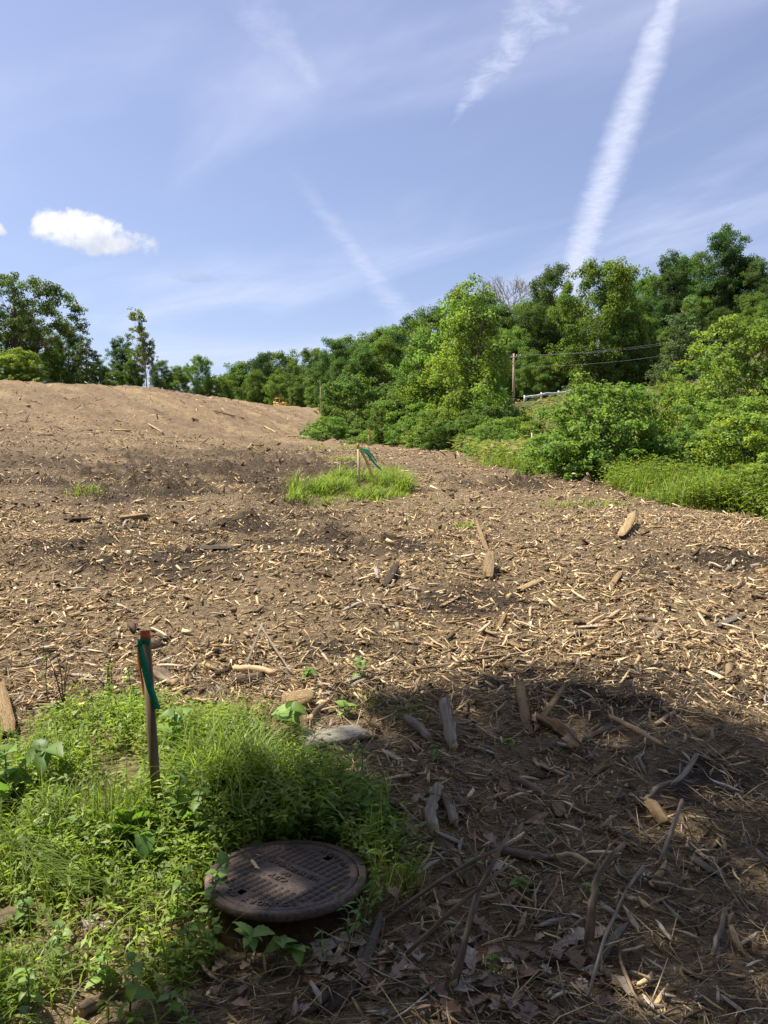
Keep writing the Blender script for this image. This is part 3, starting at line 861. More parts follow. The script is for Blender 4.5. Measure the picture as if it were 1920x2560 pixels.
def text_mesh(body, size, depth):
    cu = bpy.data.curves.new('lettering', 'FONT'); cu.body = body; cu.size = size; cu.extrude = depth
    cu.align_x = 'CENTER'; cu.align_y = 'CENTER'
    t = bpy.data.objects.new('lettering_source', cu); COL.objects.link(t)
    dg = bpy.context.evaluated_depsgraph_get()
    me = bpy.data.meshes.new_from_object(t.evaluated_get(dg))
    bpy.data.objects.remove(t); bpy.data.curves.remove(cu)
    me.name = 'lettering'; me.materials.clear(); me.materials.append(M['iron'])
    return me

def manhole():
    o = empty('manhole', (MH.x, MH.y, MH.z))
    o.rotation_euler = (Matrix.Rotation(math.radians(-2.6), 3, 'X') @ Matrix.Rotation(math.radians(140), 3, 'Z')).to_euler()
    R = .322
    V, F = revolve([(.292, LIDZ - .03), (.292, LIDZ - .002), (.298, LIDZ), (R - .004, LIDZ), (R, LIDZ - .004), (R, LIDZ - .026), (R - .006, LIDZ - .032)])
    obj('frame_rim', mesh_np('frame_rim', V, F, M['iron'], None, False), o)
    V, F = revolve([(R - .010, LIDZ - .030), (R - .013, .10), (R - .008, 0), (R + .01, -.25)])
    obj('frame_wall', mesh_np('frame_wall', V, F, M['rust'], None, True), o)
    V, F = revolve([(.0005, LIDZ - .006), (.262, LIDZ - .006), (.266, LIDZ - .003), (.283, LIDZ - .003), (.2875, LIDZ - .006), (.2875, LIDZ - .045)])
    lid = obj('lid', mesh_np('lid', V, F, M['iron'], None, False), o)
    s, p = .0118, .0335
    v = np.array([(-s - .002, -s - .002, 0), (s + .002, -s - .002, 0), (s + .002, s + .002, 0), (-s - .002, s + .002, 0), (-s, -s, .0068), (s, -s, .0068), (s, s, .0068), (-s, s, .0068)])
    f = np.array([(4, 5, 6, 7), (0, 1, 5, 4), (1, 2, 6, 5), (2, 3, 7, 6), (3, 0, 4, 7)])
    pad = mesh_np('tread_pad', v, f, M['iron'])
    holes = [(.212 * math.cos(math.radians(a)), .212 * math.sin(math.radians(a))) for a in (-97, 83)]
    for i in range(-8, 9):
        for j in range(-8, 9):
            x, y = i * p, j * p
            if math.hypot(x, y) > .249: continue
            if abs(x) < .155 and -.088 < y < .072: continue
            if any(math.hypot(x - a, y - b) < .028 for a, b in holes): continue
            a = math.degrees(math.atan2(y, x))
            if math.hypot(x, y) > .222 and (-135 < a < -72 or 70 < a < 150): continue
            obj('tread_pad', pad, lid, (x, y, LIDZ - .0068))
    for (a, b) in holes:
        me = box_mesh('pick_hole_shade', [((0, 0, 0), .0155, .0155, .004)], M['dark'])  # raised box on the lid; its near-black colour paints a hole's inner shade
        obj('pick_hole_shade', me, lid, (a, b, LIDZ - .0085))
    for body, y, sz in (('CITY', .042, .044), ('OF', .0, .036), ('WAYNESVILLE', -.047, .044)):
        obj('lettering', text_mesh(body, sz, .0028), lid, (0, y, LIDZ - .004))
    def arc(word, mid, step, r, flip):
        for k, ch in enumerate(word):
            if ch == ' ': continue
            a = math.radians(mid + (k - (len(word) - 1) / 2) * step * (1 if flip else -1))
            t = obj('lettering', text_mesh(ch, .040, .0028), lid, (r * math.cos(a), r * math.sin(a), LIDZ - .004))
            t.rotation_euler = (0, 0, a + (math.pi / 2 if flip else -math.pi / 2))
    arc('NEENAH', -104, 8.2, .243, True)
    arc('FOUNDRY CO', 110, 7.6, .243, False)
    tag(o, 'round rusty cast iron manhole standing proud of the ground among weeds', 'manhole')
    return o
manhole()

# ------------------------------------------------------------------ survey stakes
def strip_mesh(name, path, widths, side, mat, th=.0012):
    """flat ribbon with thickness; side = width direction per point (or one)"""
    P = np.array(path, float); n = len(P)
    # refine for a smooth fall
    t = np.linspace(0, n - 1, n * 5); P2 = np.stack([np.interp(t, np.arange(n), P[:, k]) for k in range(3)], -1)
    for _ in range(6): P2[1:-1] = (P2[:-2] + 2 * P2[1:-1] + P2[2:]) / 4
    w = np.interp(t, np.arange(n), widths)
    S = np.array(side, float)
    S = np.broadcast_to(S, (n, 3)) if S.ndim == 1 else S
    S2 = np.stack([np.interp(t, np.arange(n), S[:, k]) for k in range(3)], -1); S2 /= np.linalg.norm(S2, axis=1)[:, None]
    T = np.gradient(P2, axis=0); T /= np.linalg.norm(T, axis=1)[:, None] + 1e-9
    N = np.cross(T, S2); N /= np.linalg.norm(N, axis=1)[:, None] + 1e-9
    wob = .12 * np.sin(t * 2.1)[:, None] * w[:, None] * N
    a, b = P2 - S2 * w[:, None] / 2 + wob, P2 + S2 * w[:, None] / 2 - wob
    V = np.stack([a - N * th, b - N * th, b + N * th, a + N * th], 1).reshape(-1, 3)
    F = []
    m = len(P2)
    for i in range(m - 1):
        for k in range(4): F.append((i * 4 + k, i * 4 + (k + 1) % 4, i * 4 + 4 + (k + 1) % 4, i * 4 + 4 + k))
    F += [(0, 1, 2, 3), (m * 4 - 1, m * 4 - 2, m * 4 - 3, m * 4 - 4)]
    return mesh_np(name, V, np.array(F), mat, None, True)

def stake(base_px, top_px, width, label, mat='stake', tip=None, tip_len=.05, dY=0.0, Y=None, thick=.020):
    if Y is None: b = ground_at(*base_px)
    else:
        d = ray(*base_px); x = d.x * Y / d.y; b = Vector((x, Y, gz(x, Y)))
    d = ray(*top_px); Yt = b.y + dY
    top = Vector((d.x * Yt / d.y, Yt, CAMZ + d.z * Yt / d.y))
    ax = top - b; L = ax.length; ax.normalize()
    xr = Vector((1, 0, 0)); xr = (xr - ax * xr.dot(ax)).normalized(); yr = ax.cross(xr)
    o = empty('survey_stake', b)
    o.rotation_euler = Matrix((xr, yr, ax)).transposed().to_euler()
    e = width * .06
    post = box_mesh('post', [((0, 0, (L - .25) / 2), width / 2, thick / 2, (L + .25) / 2)], M[mat])
    obj('post', post, o)
    if tip:
        obj('painted_tip', box_mesh('painted_tip', [((0, 0, L - tip_len / 2 + .001), width / 2 + .0006, thick / 2 + .0006, tip_len / 2)], M[tip]), o)
    tag(o, label, 'stake')
    return o, L, b.y / FPX

o, L, mp = stake((396, 2066), (363, 1577), .040, 'near grey wooden survey stake with orange top and a limp green ribbon', 'stake', 'orange', .042, -.02)
def loc(px, py):                                # stake-local lateral/height position of a pixel near the stake
    t = (py - 1577) / (2066 - 1577.0)
    return (px - (363 + 33 * t)) * mp * 1.0, L - (py - 1577) * L / 489.0
def ribpts(lst, y): return [(loc(a, b)[0], y, loc(a, b)[1]) for a, b in lst]
g1 = obj('green_ribbon', strip_mesh('green_ribbon', ribpts([(352, 1607), (360, 1640), (369, 1680), (377, 1712), (390, 1745), (398, 1768)], -.021), [.020, .028, .031, .030, .028, .026], (1, .25, 0), M['ribgreen']), o)
x0, z0 = loc(363, 1602)
obj('knot', box_mesh('knot', [((x0, 0, z0), .0222, .0125, .012), ((x0 - .020, -.012, z0 - .004), .009, .009, .015)], M['ribgreen']), g1)
obj('orange_ribbon', strip_mesh('orange_ribbon', ribpts([(347, 1607), (346, 1640), (352, 1690), (357, 1712), (361, 1738)], .002), [.014, .017, .017, .017, .016], (1, -.6, 0), M['riborange']), o)

o, L, mp = stake((899, 1203), (895, 1108), .046, 'second wooden stake with yellow and green ribbons blowing over a grass patch', 'stakepale', 'orange', .11, 0, 14.6)
obj('yellow_ribbon', strip_mesh('yellow_ribbon', [(0, -.015, L - .06), (.05, -.03, L - .14), (.16, -.04, L - .36), (.22, -.05, L - .56), (.29, -.05, L - .68)], [.03, .045, .05, .045, .03], (.9, .2, .5), M['ribyellow']), o)
obj('green_ribbon', strip_mesh('green_ribbon', [(.02, .015, L - .09), (.12, .02, L - .15), (.22, .04, L - .26), (.30, .05, L - .40), (.43, .05, L - .52)], [.03, .045, .05, .04, .03], (.5, .2, .9), M['riblight']), o)
obj('green_ribbon', strip_mesh('green_ribbon', [(.02, .02, L - .08), (.14, .05, L - .12), (.25, .08, L - .22), (.34, .10, L - .36)], [.02, .03, .035, .02], (.5, .2, .9), M['riblight']), o)
for (bx, tx, Y, lab, mt, tp) in (((922, 1119), (921, 1075), 40, 'far pale stake behind the second stake, the lower of a close pair', 'stakepale', 'riborange'),
                             ((930, 1099), (929, 1069), 58, 'far pale stake of the close pair standing nearer the shrubs', 'stakepale', None),
                             ((1067, 1116), (1066, 1080), 38.5, 'thin pale stake against the weeds left of the two short stakes', 'stakepale', None),
                             ((1292, 1100), (1292, 1074), 33, 'short pale stake half hidden in weeds beside the taller white one', 'stakepale', None),
                             ((1328, 1112), (1330, 1082), 29, 'short white stake at the weedy edge left of the big round bush', 'stakepale', None)):
    stake(bx, tx, .05, lab, mt, tp, .25 if tp else .05, 0, Y, .03)

# ------------------------------------------------------------------ road furniture and the machine
def utility_pole(px, vtop, Y, label, r=.14, arm=True):
    d = ray(px, vtop); x = d.x * Y / d.y; b = gz(x, Y); zt = CAMZ + d.z * Y / d.y
    o = empty('utility_pole', (x, Y, b)); h = zt - b
    obj('pole', tubes_mesh('pole', [tube([(0, 0, -.3), (0, 0, h * .5), (0, 0, h)], [r, r * .9, r * .75], 10)], M['pole']), o)
    if arm:
        ca = obj('crossarm', box_mesh('crossarm', [((0, -.12, h - .35), .62, .03, .04)], M['pole']), o)
        for s in (-.6, -.25, .25, .6):
            obj('insulator', tubes_mesh('insulator', [tube([(s, -.12, h - .29), (s, -.12, h - .20), (s, -.12, h - .12)], [.05, .06, .03], 8)], M['galv']), ca)
    tag(o, label, 'pole')
    return Vector((x, Y, zt - .15))
pa = utility_pole(1285, 884, 76, 'tan wooden utility pole in front of the hillside wood')
pb = utility_pole(802, 950, 150, 'pale utility pole standing where the bare crest meets the valley wood', .2)
pc = utility_pole(634, 966, 215, 'short far utility pole just showing above the bare crest', .2)
pd = utility_pole(1682, 852, 73, 'utility pole half hidden among the trees on the right', .13)
pe = Vector((60, 66, 17.5)); 
def wire(a, b, dx, dz, label):
    t = np.linspace(0, 1, 14)
    a = a + Vector((dx, -.1, dz)); b = b + Vector((dx, -.1, dz))
    P = [tuple(a.lerp(b, k) - Vector((0, 0, (a - b).length * .022 * 4 * k * (1 - k)))) for k in t]
    tag(obj('power_line', tubes_mesh('power_line', [tube(P, [.008] * 14, 4, 0, 1, False)], M['wire'])), label, 'wire')
for i, (dx, dz) in enumerate(((-.6, 0), (.6, 0), (0, -1.1))):
    w = ('upper near', 'upper far', 'lower')[i]
    wire(pa, pd, dx, dz, w + ' power line between the tan pole and the pole on the right')
    wire(pb, pa, dx, dz, w + ' power line between the tan pole and the pale pole left of it')
    wire(pd, pe, dx, dz, w + ' power line leaving the frame at the right')
wire(pc, pb, 0, 0, 'power line over the bare crest between the two far poles')

def guard_rail():
    p0 = ray(1312, 993); Y0 = 62.5; x0 = p0.x * Y0 / p0.y
    p1 = ray(1500, 984); Y1 = 60.5; x1 = p1.x * Y1 / p1.y
    o = empty('guard_rail', (x0, Y0, gz(x0, Y0)))
    prof = [(-.02, 0), (.03, .05), (-.02, .10), (.03, .15), (-.02, .20)]
    n = 14; V = []; F = []
    tops = []
    for i in range(n):
        t = i / (n - 1); x, y = x0 + (x1 - x0) * t, Y0 + (Y1 - Y0) * t
        z = max(gz(x, y) + .35, CAMZ + p0.z / p0.y * Y0 - .33 + (.25 * t))
        tops.append((x, y, z))
        for (a, b) in prof: V.append((x - x0, y - Y0 - a, z + b - o.location.z))
        for (a, b) in prof: V.append((x - x0, y - Y0 - a + .012, z + b - o.location.z))
    k = 10
    for i in range(n - 1):
        for j in range(4):
            a = i * k + j; F.append((a, a + k, a + k + 1, a + 1))
            a += 5; F.append((a, a + 1, a + k + 1, a + k))
    obj('rail', mesh_np('rail', np.array(V), np.array(F), M['galv']), o)
    for i in range(0, n, 3):
        x, y, z = tops[i]; b = gz(x, y)
        obj('post', box_mesh('post', [((x - x0, y - Y0 + .09, (b + z + .3) / 2 - o.location.z - .1), .06, .06, (z + .3 - b) / 2 + .1)], M['galv']), o)
    tag(o, 'galvanised guard rail along the road above the scrubby bank', 'guard rail')
guard_rail()

def road_sign():
    d = ray(1248, 960); Y = 63; x = d.x * Y / d.y; b = gz(x, Y); h = CAMZ + d.z * Y / d.y - b
    o = empty('road_sign', (x, Y, b))
    obj('post', box_mesh('post', [((0, 0, h / 2 - .1), .035, .02, h / 2)], M['galv']), o)
    obj('sign_plate', box_mesh('sign_plate', [((0, -.035, h - .22), .18, .012, .26)], M['wire']), o)
    tag(o, 'small grey roadside sign seen from behind left of the utility pole', 'sign')
road_sign()

def road():
    xs = np.linspace(4, 60, 60); V = []
    for x in xs:
        for k in (0, 1):
            u = x / 66
            y = np.interp(x, [4, 16, 34, 60], [70, 66.5, 60.5, 52]) + k * 5.5
            V.append((x, y, max(gz(x, y), gz(x, y + (5.5 if k == 0 else -5.5))) + .05))
    F = np.array([(2 * i, 2 * i + 2, 2 * i + 3, 2 * i + 1) for i in range(len(xs) - 1)])
    tag(obj('road', mesh_np('road', np.array(V), F, M['asphalt'])), 'road behind the guard rail', 'road', kind='structure')
road()

def machine():
    d = ray(700, 1003); Y = 150; x = d.x * Y / d.y; b = gz(x, Y) - .35
    o = empty('bulldozer', (x, Y, b), (0, 0, math.radians(-14)), (.72, .72, .72))
    for s in (-.85, .85):
        t = np.linspace(0, 2 * math.pi, 20, endpoint=False)
        pts = [(1.6 * np.sign(math.cos(a)) * abs(math.cos(a)) ** .5, s, .48 + .46 * math.sin(a)) for a in t]
        V = np.array([(p[0], p[1] + q, p[2]) for q in (-.25, .25) for p in pts])
        F = [np.array([(i, (i + 1) % 20, 20 + (i + 1) % 20, 20 + i) for i in range(20)])]
        me = mesh_np('track', V, F + [np.array([list(range(19, -1, -1))]), np.array([list(range(20, 40))])], M['black'])
        tr = obj('track', me, o)
        for wx in (-1.1, 0, 1.1):
            obj('wheel', tubes_mesh('wheel', [tube([(wx, s - .27, .48), (wx, s + .27, .48)], [.3, .3], 12)], M['yellow']), tr)
    obj('body', box_mesh('body', [((-.2, 0, 1.0), 1.5, .58, .3), ((1.0, 0, 1.42), .95, .45, .28)], M['yellow']), o)
    cab = obj('cab', box_mesh('cab', [((-.95, -.55, 1.9), .06, .06, .75), ((-.95, .55, 1.9), .06, .06, .75), ((.05, -.55, 1.9), .06, .06, .75), ((.05, .55, 1.9), .06, .06, .75),
                               ((-.45, 0, 1.45), .58, .62, .22), ((-1.35, 0, 1.5), .35, .6, .35)], M['yellow']), o)
    obj('window', box_mesh('window', [((-.45, 0, 2.1), .47, .5, .45)], M['glass']), cab)
    obj('roof', box_mesh('roof', [((-.45, 0, 2.72), .75, .72, .09)], M['yellow']), o)
    obj('exhaust', tubes_mesh('exhaust', [tube([(1.0, .2, 1.6), (1.0, .2, 2.4)], [.05, .05], 8)], M['black']), o)
    bl = []
    for k in range(6):
        a = -.6 + k * .24; bl.append(((2.35 - .25 * math.cos(a * 1.6), 0, .2 + k * .19), .05, 1.5, .105))
    obj('blade', box_mesh('blade', bl, M['yellow']), o)
    for s in (-1, 1): obj('push_arm', box_mesh('push_arm', [((1.2, s * 1.18, .45), 1.15, .07, .1)], M['yellow']), o)
    tag(o, 'small yellow tracked machine working far off at the bare crest', 'machine')
machine()

# ------------------------------------------------------------------ chips, splinters, logs, twigs
GRASS_PX = [(-420, 1900), (0, 1880), (60, 1830), (180, 1790), (300, 1735), (420, 1790), (540, 1790), (640, 1830), (730, 1905), (850, 1930), (960, 1990), (1010, 2080), (1060, 2150), (1000, 2230),
            (930, 2290), (900, 2320), (560, 2330), (560, 2420), (480, 2470), (440, 2560), (300, 2760), (-420, 2760)]
GRASS = [tuple(ground_at(*p).xy) for p in GRASS_PX]
PATCH = [tuple(ground_at(*p).xy) for p in [(715, 1262), (730, 1240), (800, 1205), (880, 1188), (985, 1185), (1000, 1205), (1035, 1225), (1025, 1246), (960, 1250), (900, 1248), (845, 1252), (800, 1268)]]
def edge_u(y): return np.interp(y, [0, 9, 11.5, 13, 16, 19, 24, 40, 60, 110, 170], [.9, .62, .52, .385, .30, .21, .125, .06, .0, -.06, -.08])

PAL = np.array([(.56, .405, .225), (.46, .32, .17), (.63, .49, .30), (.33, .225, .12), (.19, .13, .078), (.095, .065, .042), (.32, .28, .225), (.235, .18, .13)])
def chips(x, y, Lr, aspect, seed, w, simple=False, lift=.03, tilt=.25, thickness=.28):
    r_ = np.random.default_rng(seed); n = len(x)
    L = Lr[0] * (Lr[1] / Lr[0]) ** (r_.random(n) ** 1.6); W = L * r_.uniform(aspect[0], aspect[1], n)
    T = W * r_.uniform(.25, 1, n) * thickness * 2
    z = height(x, y)
    ex = .04
    sx = (height(x + ex, y) - z) / ex; sy = (height(x, y + ex) - z) / ex
    sx, sy = np.clip(sx, -.8, .8), np.clip(sy, -.8, .8)
    yaw = r_.uniform(0, 2 * math.pi, n)
    ax = np.stack([np.cos(yaw), np.sin(yaw), sx * np.cos(yaw) + sy * np.sin(yaw) + r_.normal(0, tilt, n)], -1)
    ax /= np.linalg.norm(ax, axis=1)[:, None]
    up = np.stack([-sx + r_.normal(0, .35, n), -sy + r_.normal(0, .35, n), np.ones(n)], -1)
    b = np.cross(up, ax); b /= np.linalg.norm(b, axis=1)[:, None]
    c = np.cross(ax, b)
    P = np.stack([x, y, z + T * .3 + lift * r_.random(n) ** 2], -1)
    secs = [(-.5, r_.uniform(.1, .9, n)), (.5, r_.uniform(.1, .8, n))] if simple else [(-.5, r_.uniform(.05, .7, n)), (-.05, np.ones(n)), (.5, r_.uniform(.05, .6, n))]
    bend = r_.normal(0, .10, n); skew = r_.uniform(-.45, .45, n)
    V = []
    for s, wf in secs:
        ctr = P + ax * (L * s)[:, None] + b * (L * bend * (4 * s * s))[:, None] + c * (L * r_.normal(0, .05, n) * (4 * s * s))[:, None]
        hw, ht = (W * wf / 2)[:, None], (T * (.35 + .65 * wf) / 2)[:, None]
        V += [ctr - b * hw - c * ht, ctr + b * hw - c * ht, ctr + b * (W * wf * skew)[:, None] + c * ht]
    k = len(V); V = np.stack(V, 1).reshape(-1, 3)
    fs = []
    for i in range(len(secs) - 1):
        for j in range(3): fs.append((i * 3 + j, i * 3 + (j + 1) % 3, i * 3 + 3 + (j + 1) % 3, i * 3 + 3 + j))
    off = (np.arange(n) * k)[:, None, None]
    F = [(np.array(fs)[None] + off).reshape(-1, 4), (np.array([(2, 1, 0), (k - 3, k - 2, k - 1)])[None] + off).reshape(-1, 3)]
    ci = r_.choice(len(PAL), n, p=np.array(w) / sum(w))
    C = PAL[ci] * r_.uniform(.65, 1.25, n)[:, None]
    return V, F, np.repeat(C, k, axis=0)

def scatter(n, ylo, yhi, seed, ulim=.62, power=1.0):
    r_ = np.random.default_rng(seed)
    y = (r_.random(n) * (yhi ** power - ylo ** power) + ylo ** power) ** (1 / power)
    x = r_.uniform(-1, 1, n) * (ulim * y + .4)
    return x, y, r_

def keep_open(x, y, r_, mudk=.75, grassk=.9):
    """drop points under the manhole, in the grass, in thick weeds and, partly, on bare mud"""
    k = np.hypot(x - MH.x, y - MH.y) > .34
    k &= ~(inside(GRASS, x, y) & (r_.random(len(x)) < grassk))
    k &= ~inside(PATCH, x, y)
    k &= (x / y < edge_u(y) + .02)
    k &= r_.random(len(x)) > mud_shade_mask(x, y) * mudk
    for (qx, qy, qr, qz) in PUDDLES: k &= np.hypot((x - qx) / 1.2, (y - qy) / .9) > qr * 1.05
    return k

def mulch(name, n, ylo, yhi, Lr, aspect, seed, w, simple, label, mudk=.75, power=2.0, lift=.03, tilt=.25, ulim=.62, clump=0):
    x, y, r_ = scatter(n, ylo, yhi, seed, ulim, power)
    k = keep_open(x, y, r_, mudk)
    if clump: k &= r_.random(n) < np.clip(.55 + clump * fbm(x * .9, y * .9, seed, 3), .08, 1)
    x, y = x[k], y[k]
    V, F, C = chips(x, y, Lr, aspect, seed + 1, w, simple, lift, tilt)
    tag(obj(name, mesh_np(name, V, F, M['mulch'], C)), label, 'mulch', kind='stuff')

W_SUN = (7, 8, 5, 6, 4, 2, 1, 2); W_SHADE = (4, 4, 2.0, 6, 5, 4, 3.5, 4); W_DARK = (.5, 1, .3, 3, 6, 8, 1, 3)  # chip tone mixes; sun and shade are painted in as paler and darker
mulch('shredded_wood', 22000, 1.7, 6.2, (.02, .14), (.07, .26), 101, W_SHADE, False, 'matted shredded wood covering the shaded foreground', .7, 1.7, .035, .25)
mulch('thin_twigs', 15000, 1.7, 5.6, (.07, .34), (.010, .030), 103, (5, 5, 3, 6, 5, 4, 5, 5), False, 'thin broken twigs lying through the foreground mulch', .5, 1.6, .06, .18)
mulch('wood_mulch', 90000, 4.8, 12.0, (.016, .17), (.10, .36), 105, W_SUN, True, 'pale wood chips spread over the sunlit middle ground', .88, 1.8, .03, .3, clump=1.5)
mulch('soil_crumbs', 17000, 5.0, 40.0, (.03, .14), (.5, 1.0), 107, W_DARK, True, 'dark crumbs of churned soil among the chips', -.5, 1.6, .02, .4)
mulch('mulch_fines', 44000, 4.8, 17.0, (.016, .07), (.35, 1.0), 113, (8, 9, 6, 8, 4, 2, 1, 3), True, 'brown mulch fines matted between the pale chips', .1, 1.5, .018, .5)
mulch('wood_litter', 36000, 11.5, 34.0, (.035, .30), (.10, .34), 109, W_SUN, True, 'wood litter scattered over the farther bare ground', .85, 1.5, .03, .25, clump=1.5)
mulch('slope_debris', 18000, 28.0, 110.0, (.07, .8), (.06, .3), 111, (4, 5, 2, 5, 5, 6, 1, 3), True, 'broken branches strewn over the bare slope', .4, 1.5, .08, .25, clump=1.2)

# --- individual splinters that lie on top, largest in view
def splinter_mesh(seed, L, W, T, mat, col, secs=6):
    r_ = np.random.default_rng(seed)
    V = []; s = np.linspace(-.5, .5, secs)
    yo = np.cumsum(r_.normal(0, .025, secs)) * L; zo = np.cumsum(r_.normal(0, .012, secs)) * L
    taper = np.interp(s, [-.5, -.3, .25, .5], [r_.uniform(.15, .8), 1, .9, r_.uniform(.05, .5)])
    for i in range(secs):
        w, t = W / 2 * taper[i] * r_.uniform(.85, 1.1), T / 2 * (.4 + .6 * taper[i])
        V += [(s[i] * L + r_.normal(0, .02) * L, yo[i] - w, zo[i] - t), (s[i] * L, yo[i] + w, zo[i] - t), (s[i] * L + r_.normal(0, .02) * L, yo[i] + w * .7, zo[i] + t), (s[i] * L, yo[i] - w * .8, zo[i] + t * r_.uniform(.6, 1.2))]
    F = []
    for i in range(secs - 1):
        for j in range(4): F.append((i * 4 + j, i * 4 + (j + 1) % 4, i * 4 + 4 + (j + 1) % 4, i * 4 + 4 + j))
    F += [(3, 2, 1, 0), (len(V) - 4, len(V) - 3, len(V) - 2, len(V) - 1)]
    C = np.array(col)[None] * r_.uniform(.85, 1.15, (len(V), 1))
    return mesh_np('splinter', np.array(V), np.array(F), mat, C)

SPL = [splinter_mesh(200 + i, 1, .08 + .028 * (i % 5), .03 + .012 * (i % 3), M['splinter'], [(.50, .37, .22), (.40, .28, .16), (.56, .44, .29), (.30, .21, .13), (.34, .29, .23)][i % 5]) for i in range(10)]
TWG = []
for i in range(6):
    r_ = np.random.default_rng(300 + i)
    P = np.stack([np.linspace(-.5, .5, 7), np.cumsum(r_.normal(0, .022, 7)), np.cumsum(r_.normal(0, .014, 7))], -1); P -= P.mean(0)
    parts = [tube(P, np.linspace(.009, .004, 7), 5, .15, i)]
    if i % 2: parts.append(tube([P[3], P[3] + np.array((.12, .10, .05)), P[3] + np.array((.24, .15, .08))], [.008, .006, .003], 4, 0, 1))
    TWG.append(tubes_mesh('twig', parts, M[['loggrey', 'logbark', 'logred'][i % 3]]))

def lay(o, x, y, L, r_, lift=.02, tilt=.10):
    z = gz(x, y); e = .06
    nx, ny = (gz(x + e, y) - z) / e, (gz(x, y + e) - z) / e
    up = Vector((-np.clip(nx, -.5, .5), -np.clip(ny, -.5, .5), 1)).normalized()
    yaw = r_.uniform(0, 6.28); ax = Vector((math.cos(yaw), math.sin(yaw), 0)); ax = (ax - up * ax.dot(up)); ax += up * r_.normal(0, tilt); ax.normalize()
    b = up.cross(ax).normalized(); c = ax.cross(b)
    o.matrix_world = Matrix.Translation((x, y, z + lift)) @ Matrix((ax, b, c)).transposed().to_4x4() @ Matrix.Diagonal((L, L, L, 1))

def strew(name, meshes, n, pxr, Lpx, seed, label, cat, group, lift=.02, tilt=.1):
    r_ = np.random.default_rng(seed); k = 0; tries = 0
    while k < n and tries < n * 8:
        tries += 1
        px, py = r_.uniform(pxr[0], pxr[2]), r_.uniform(pxr[1], pxr[3])
        p = ground_at(px, py)
        if not keep_open(np.array([p.x]), np.array([p.y]), r_, .5, 1.0)[0]: continue
        L = r_.uniform(*Lpx) * p.y / FPX
        o = obj(name, meshes[int(r_.integers(len(meshes)))]); lay(o, p.x, p.y, L, r_, lift + .012 * r_.random(), tilt)
        tag(o, label, cat, group); k += 1
strew('wood_splinter', SPL, 110, (880, 1680, 1920, 2540), (40, 95), 401, 'pale wood splinter lying loose on the shaded mulch', 'splinter', 'splinters in the shade')
strew('wood_splinter', SPL, 70, (880, 1420, 1920, 1680), (28, 80), 402, 'pale wood splinter lying in the sun on the right half of the clearing', 'splinter', 'splinters in the sun at right')
strew('wood_splinter', SPL, 60, (0, 1480, 880, 1790), (28, 80), 403, 'pale wood splinter lying in the sun behind the near stake', 'splinter', 'splinters in the sun at left')
strew('wood_splinter', SPL, 50, (0, 1250, 1900, 1480), (18, 50), 404, 'pale wood splinter lying in the farther sunlit part of the clearing', 'splinter', 'splinters farther off', .015)
strew('fallen_twig', TWG, 80, (880, 1700, 1920, 2560), (90, 230), 405, 'thin broken twig lying on the shaded mulch', 'twig', 'twigs in the shade', .035, .06)
strew('fallen_twig', TWG, 30, (0, 1400, 1900, 1700), (60, 150), 406, 'thin broken twig lying in the sunlit chips', 'twig', 'twigs in the sun', .02, .06)

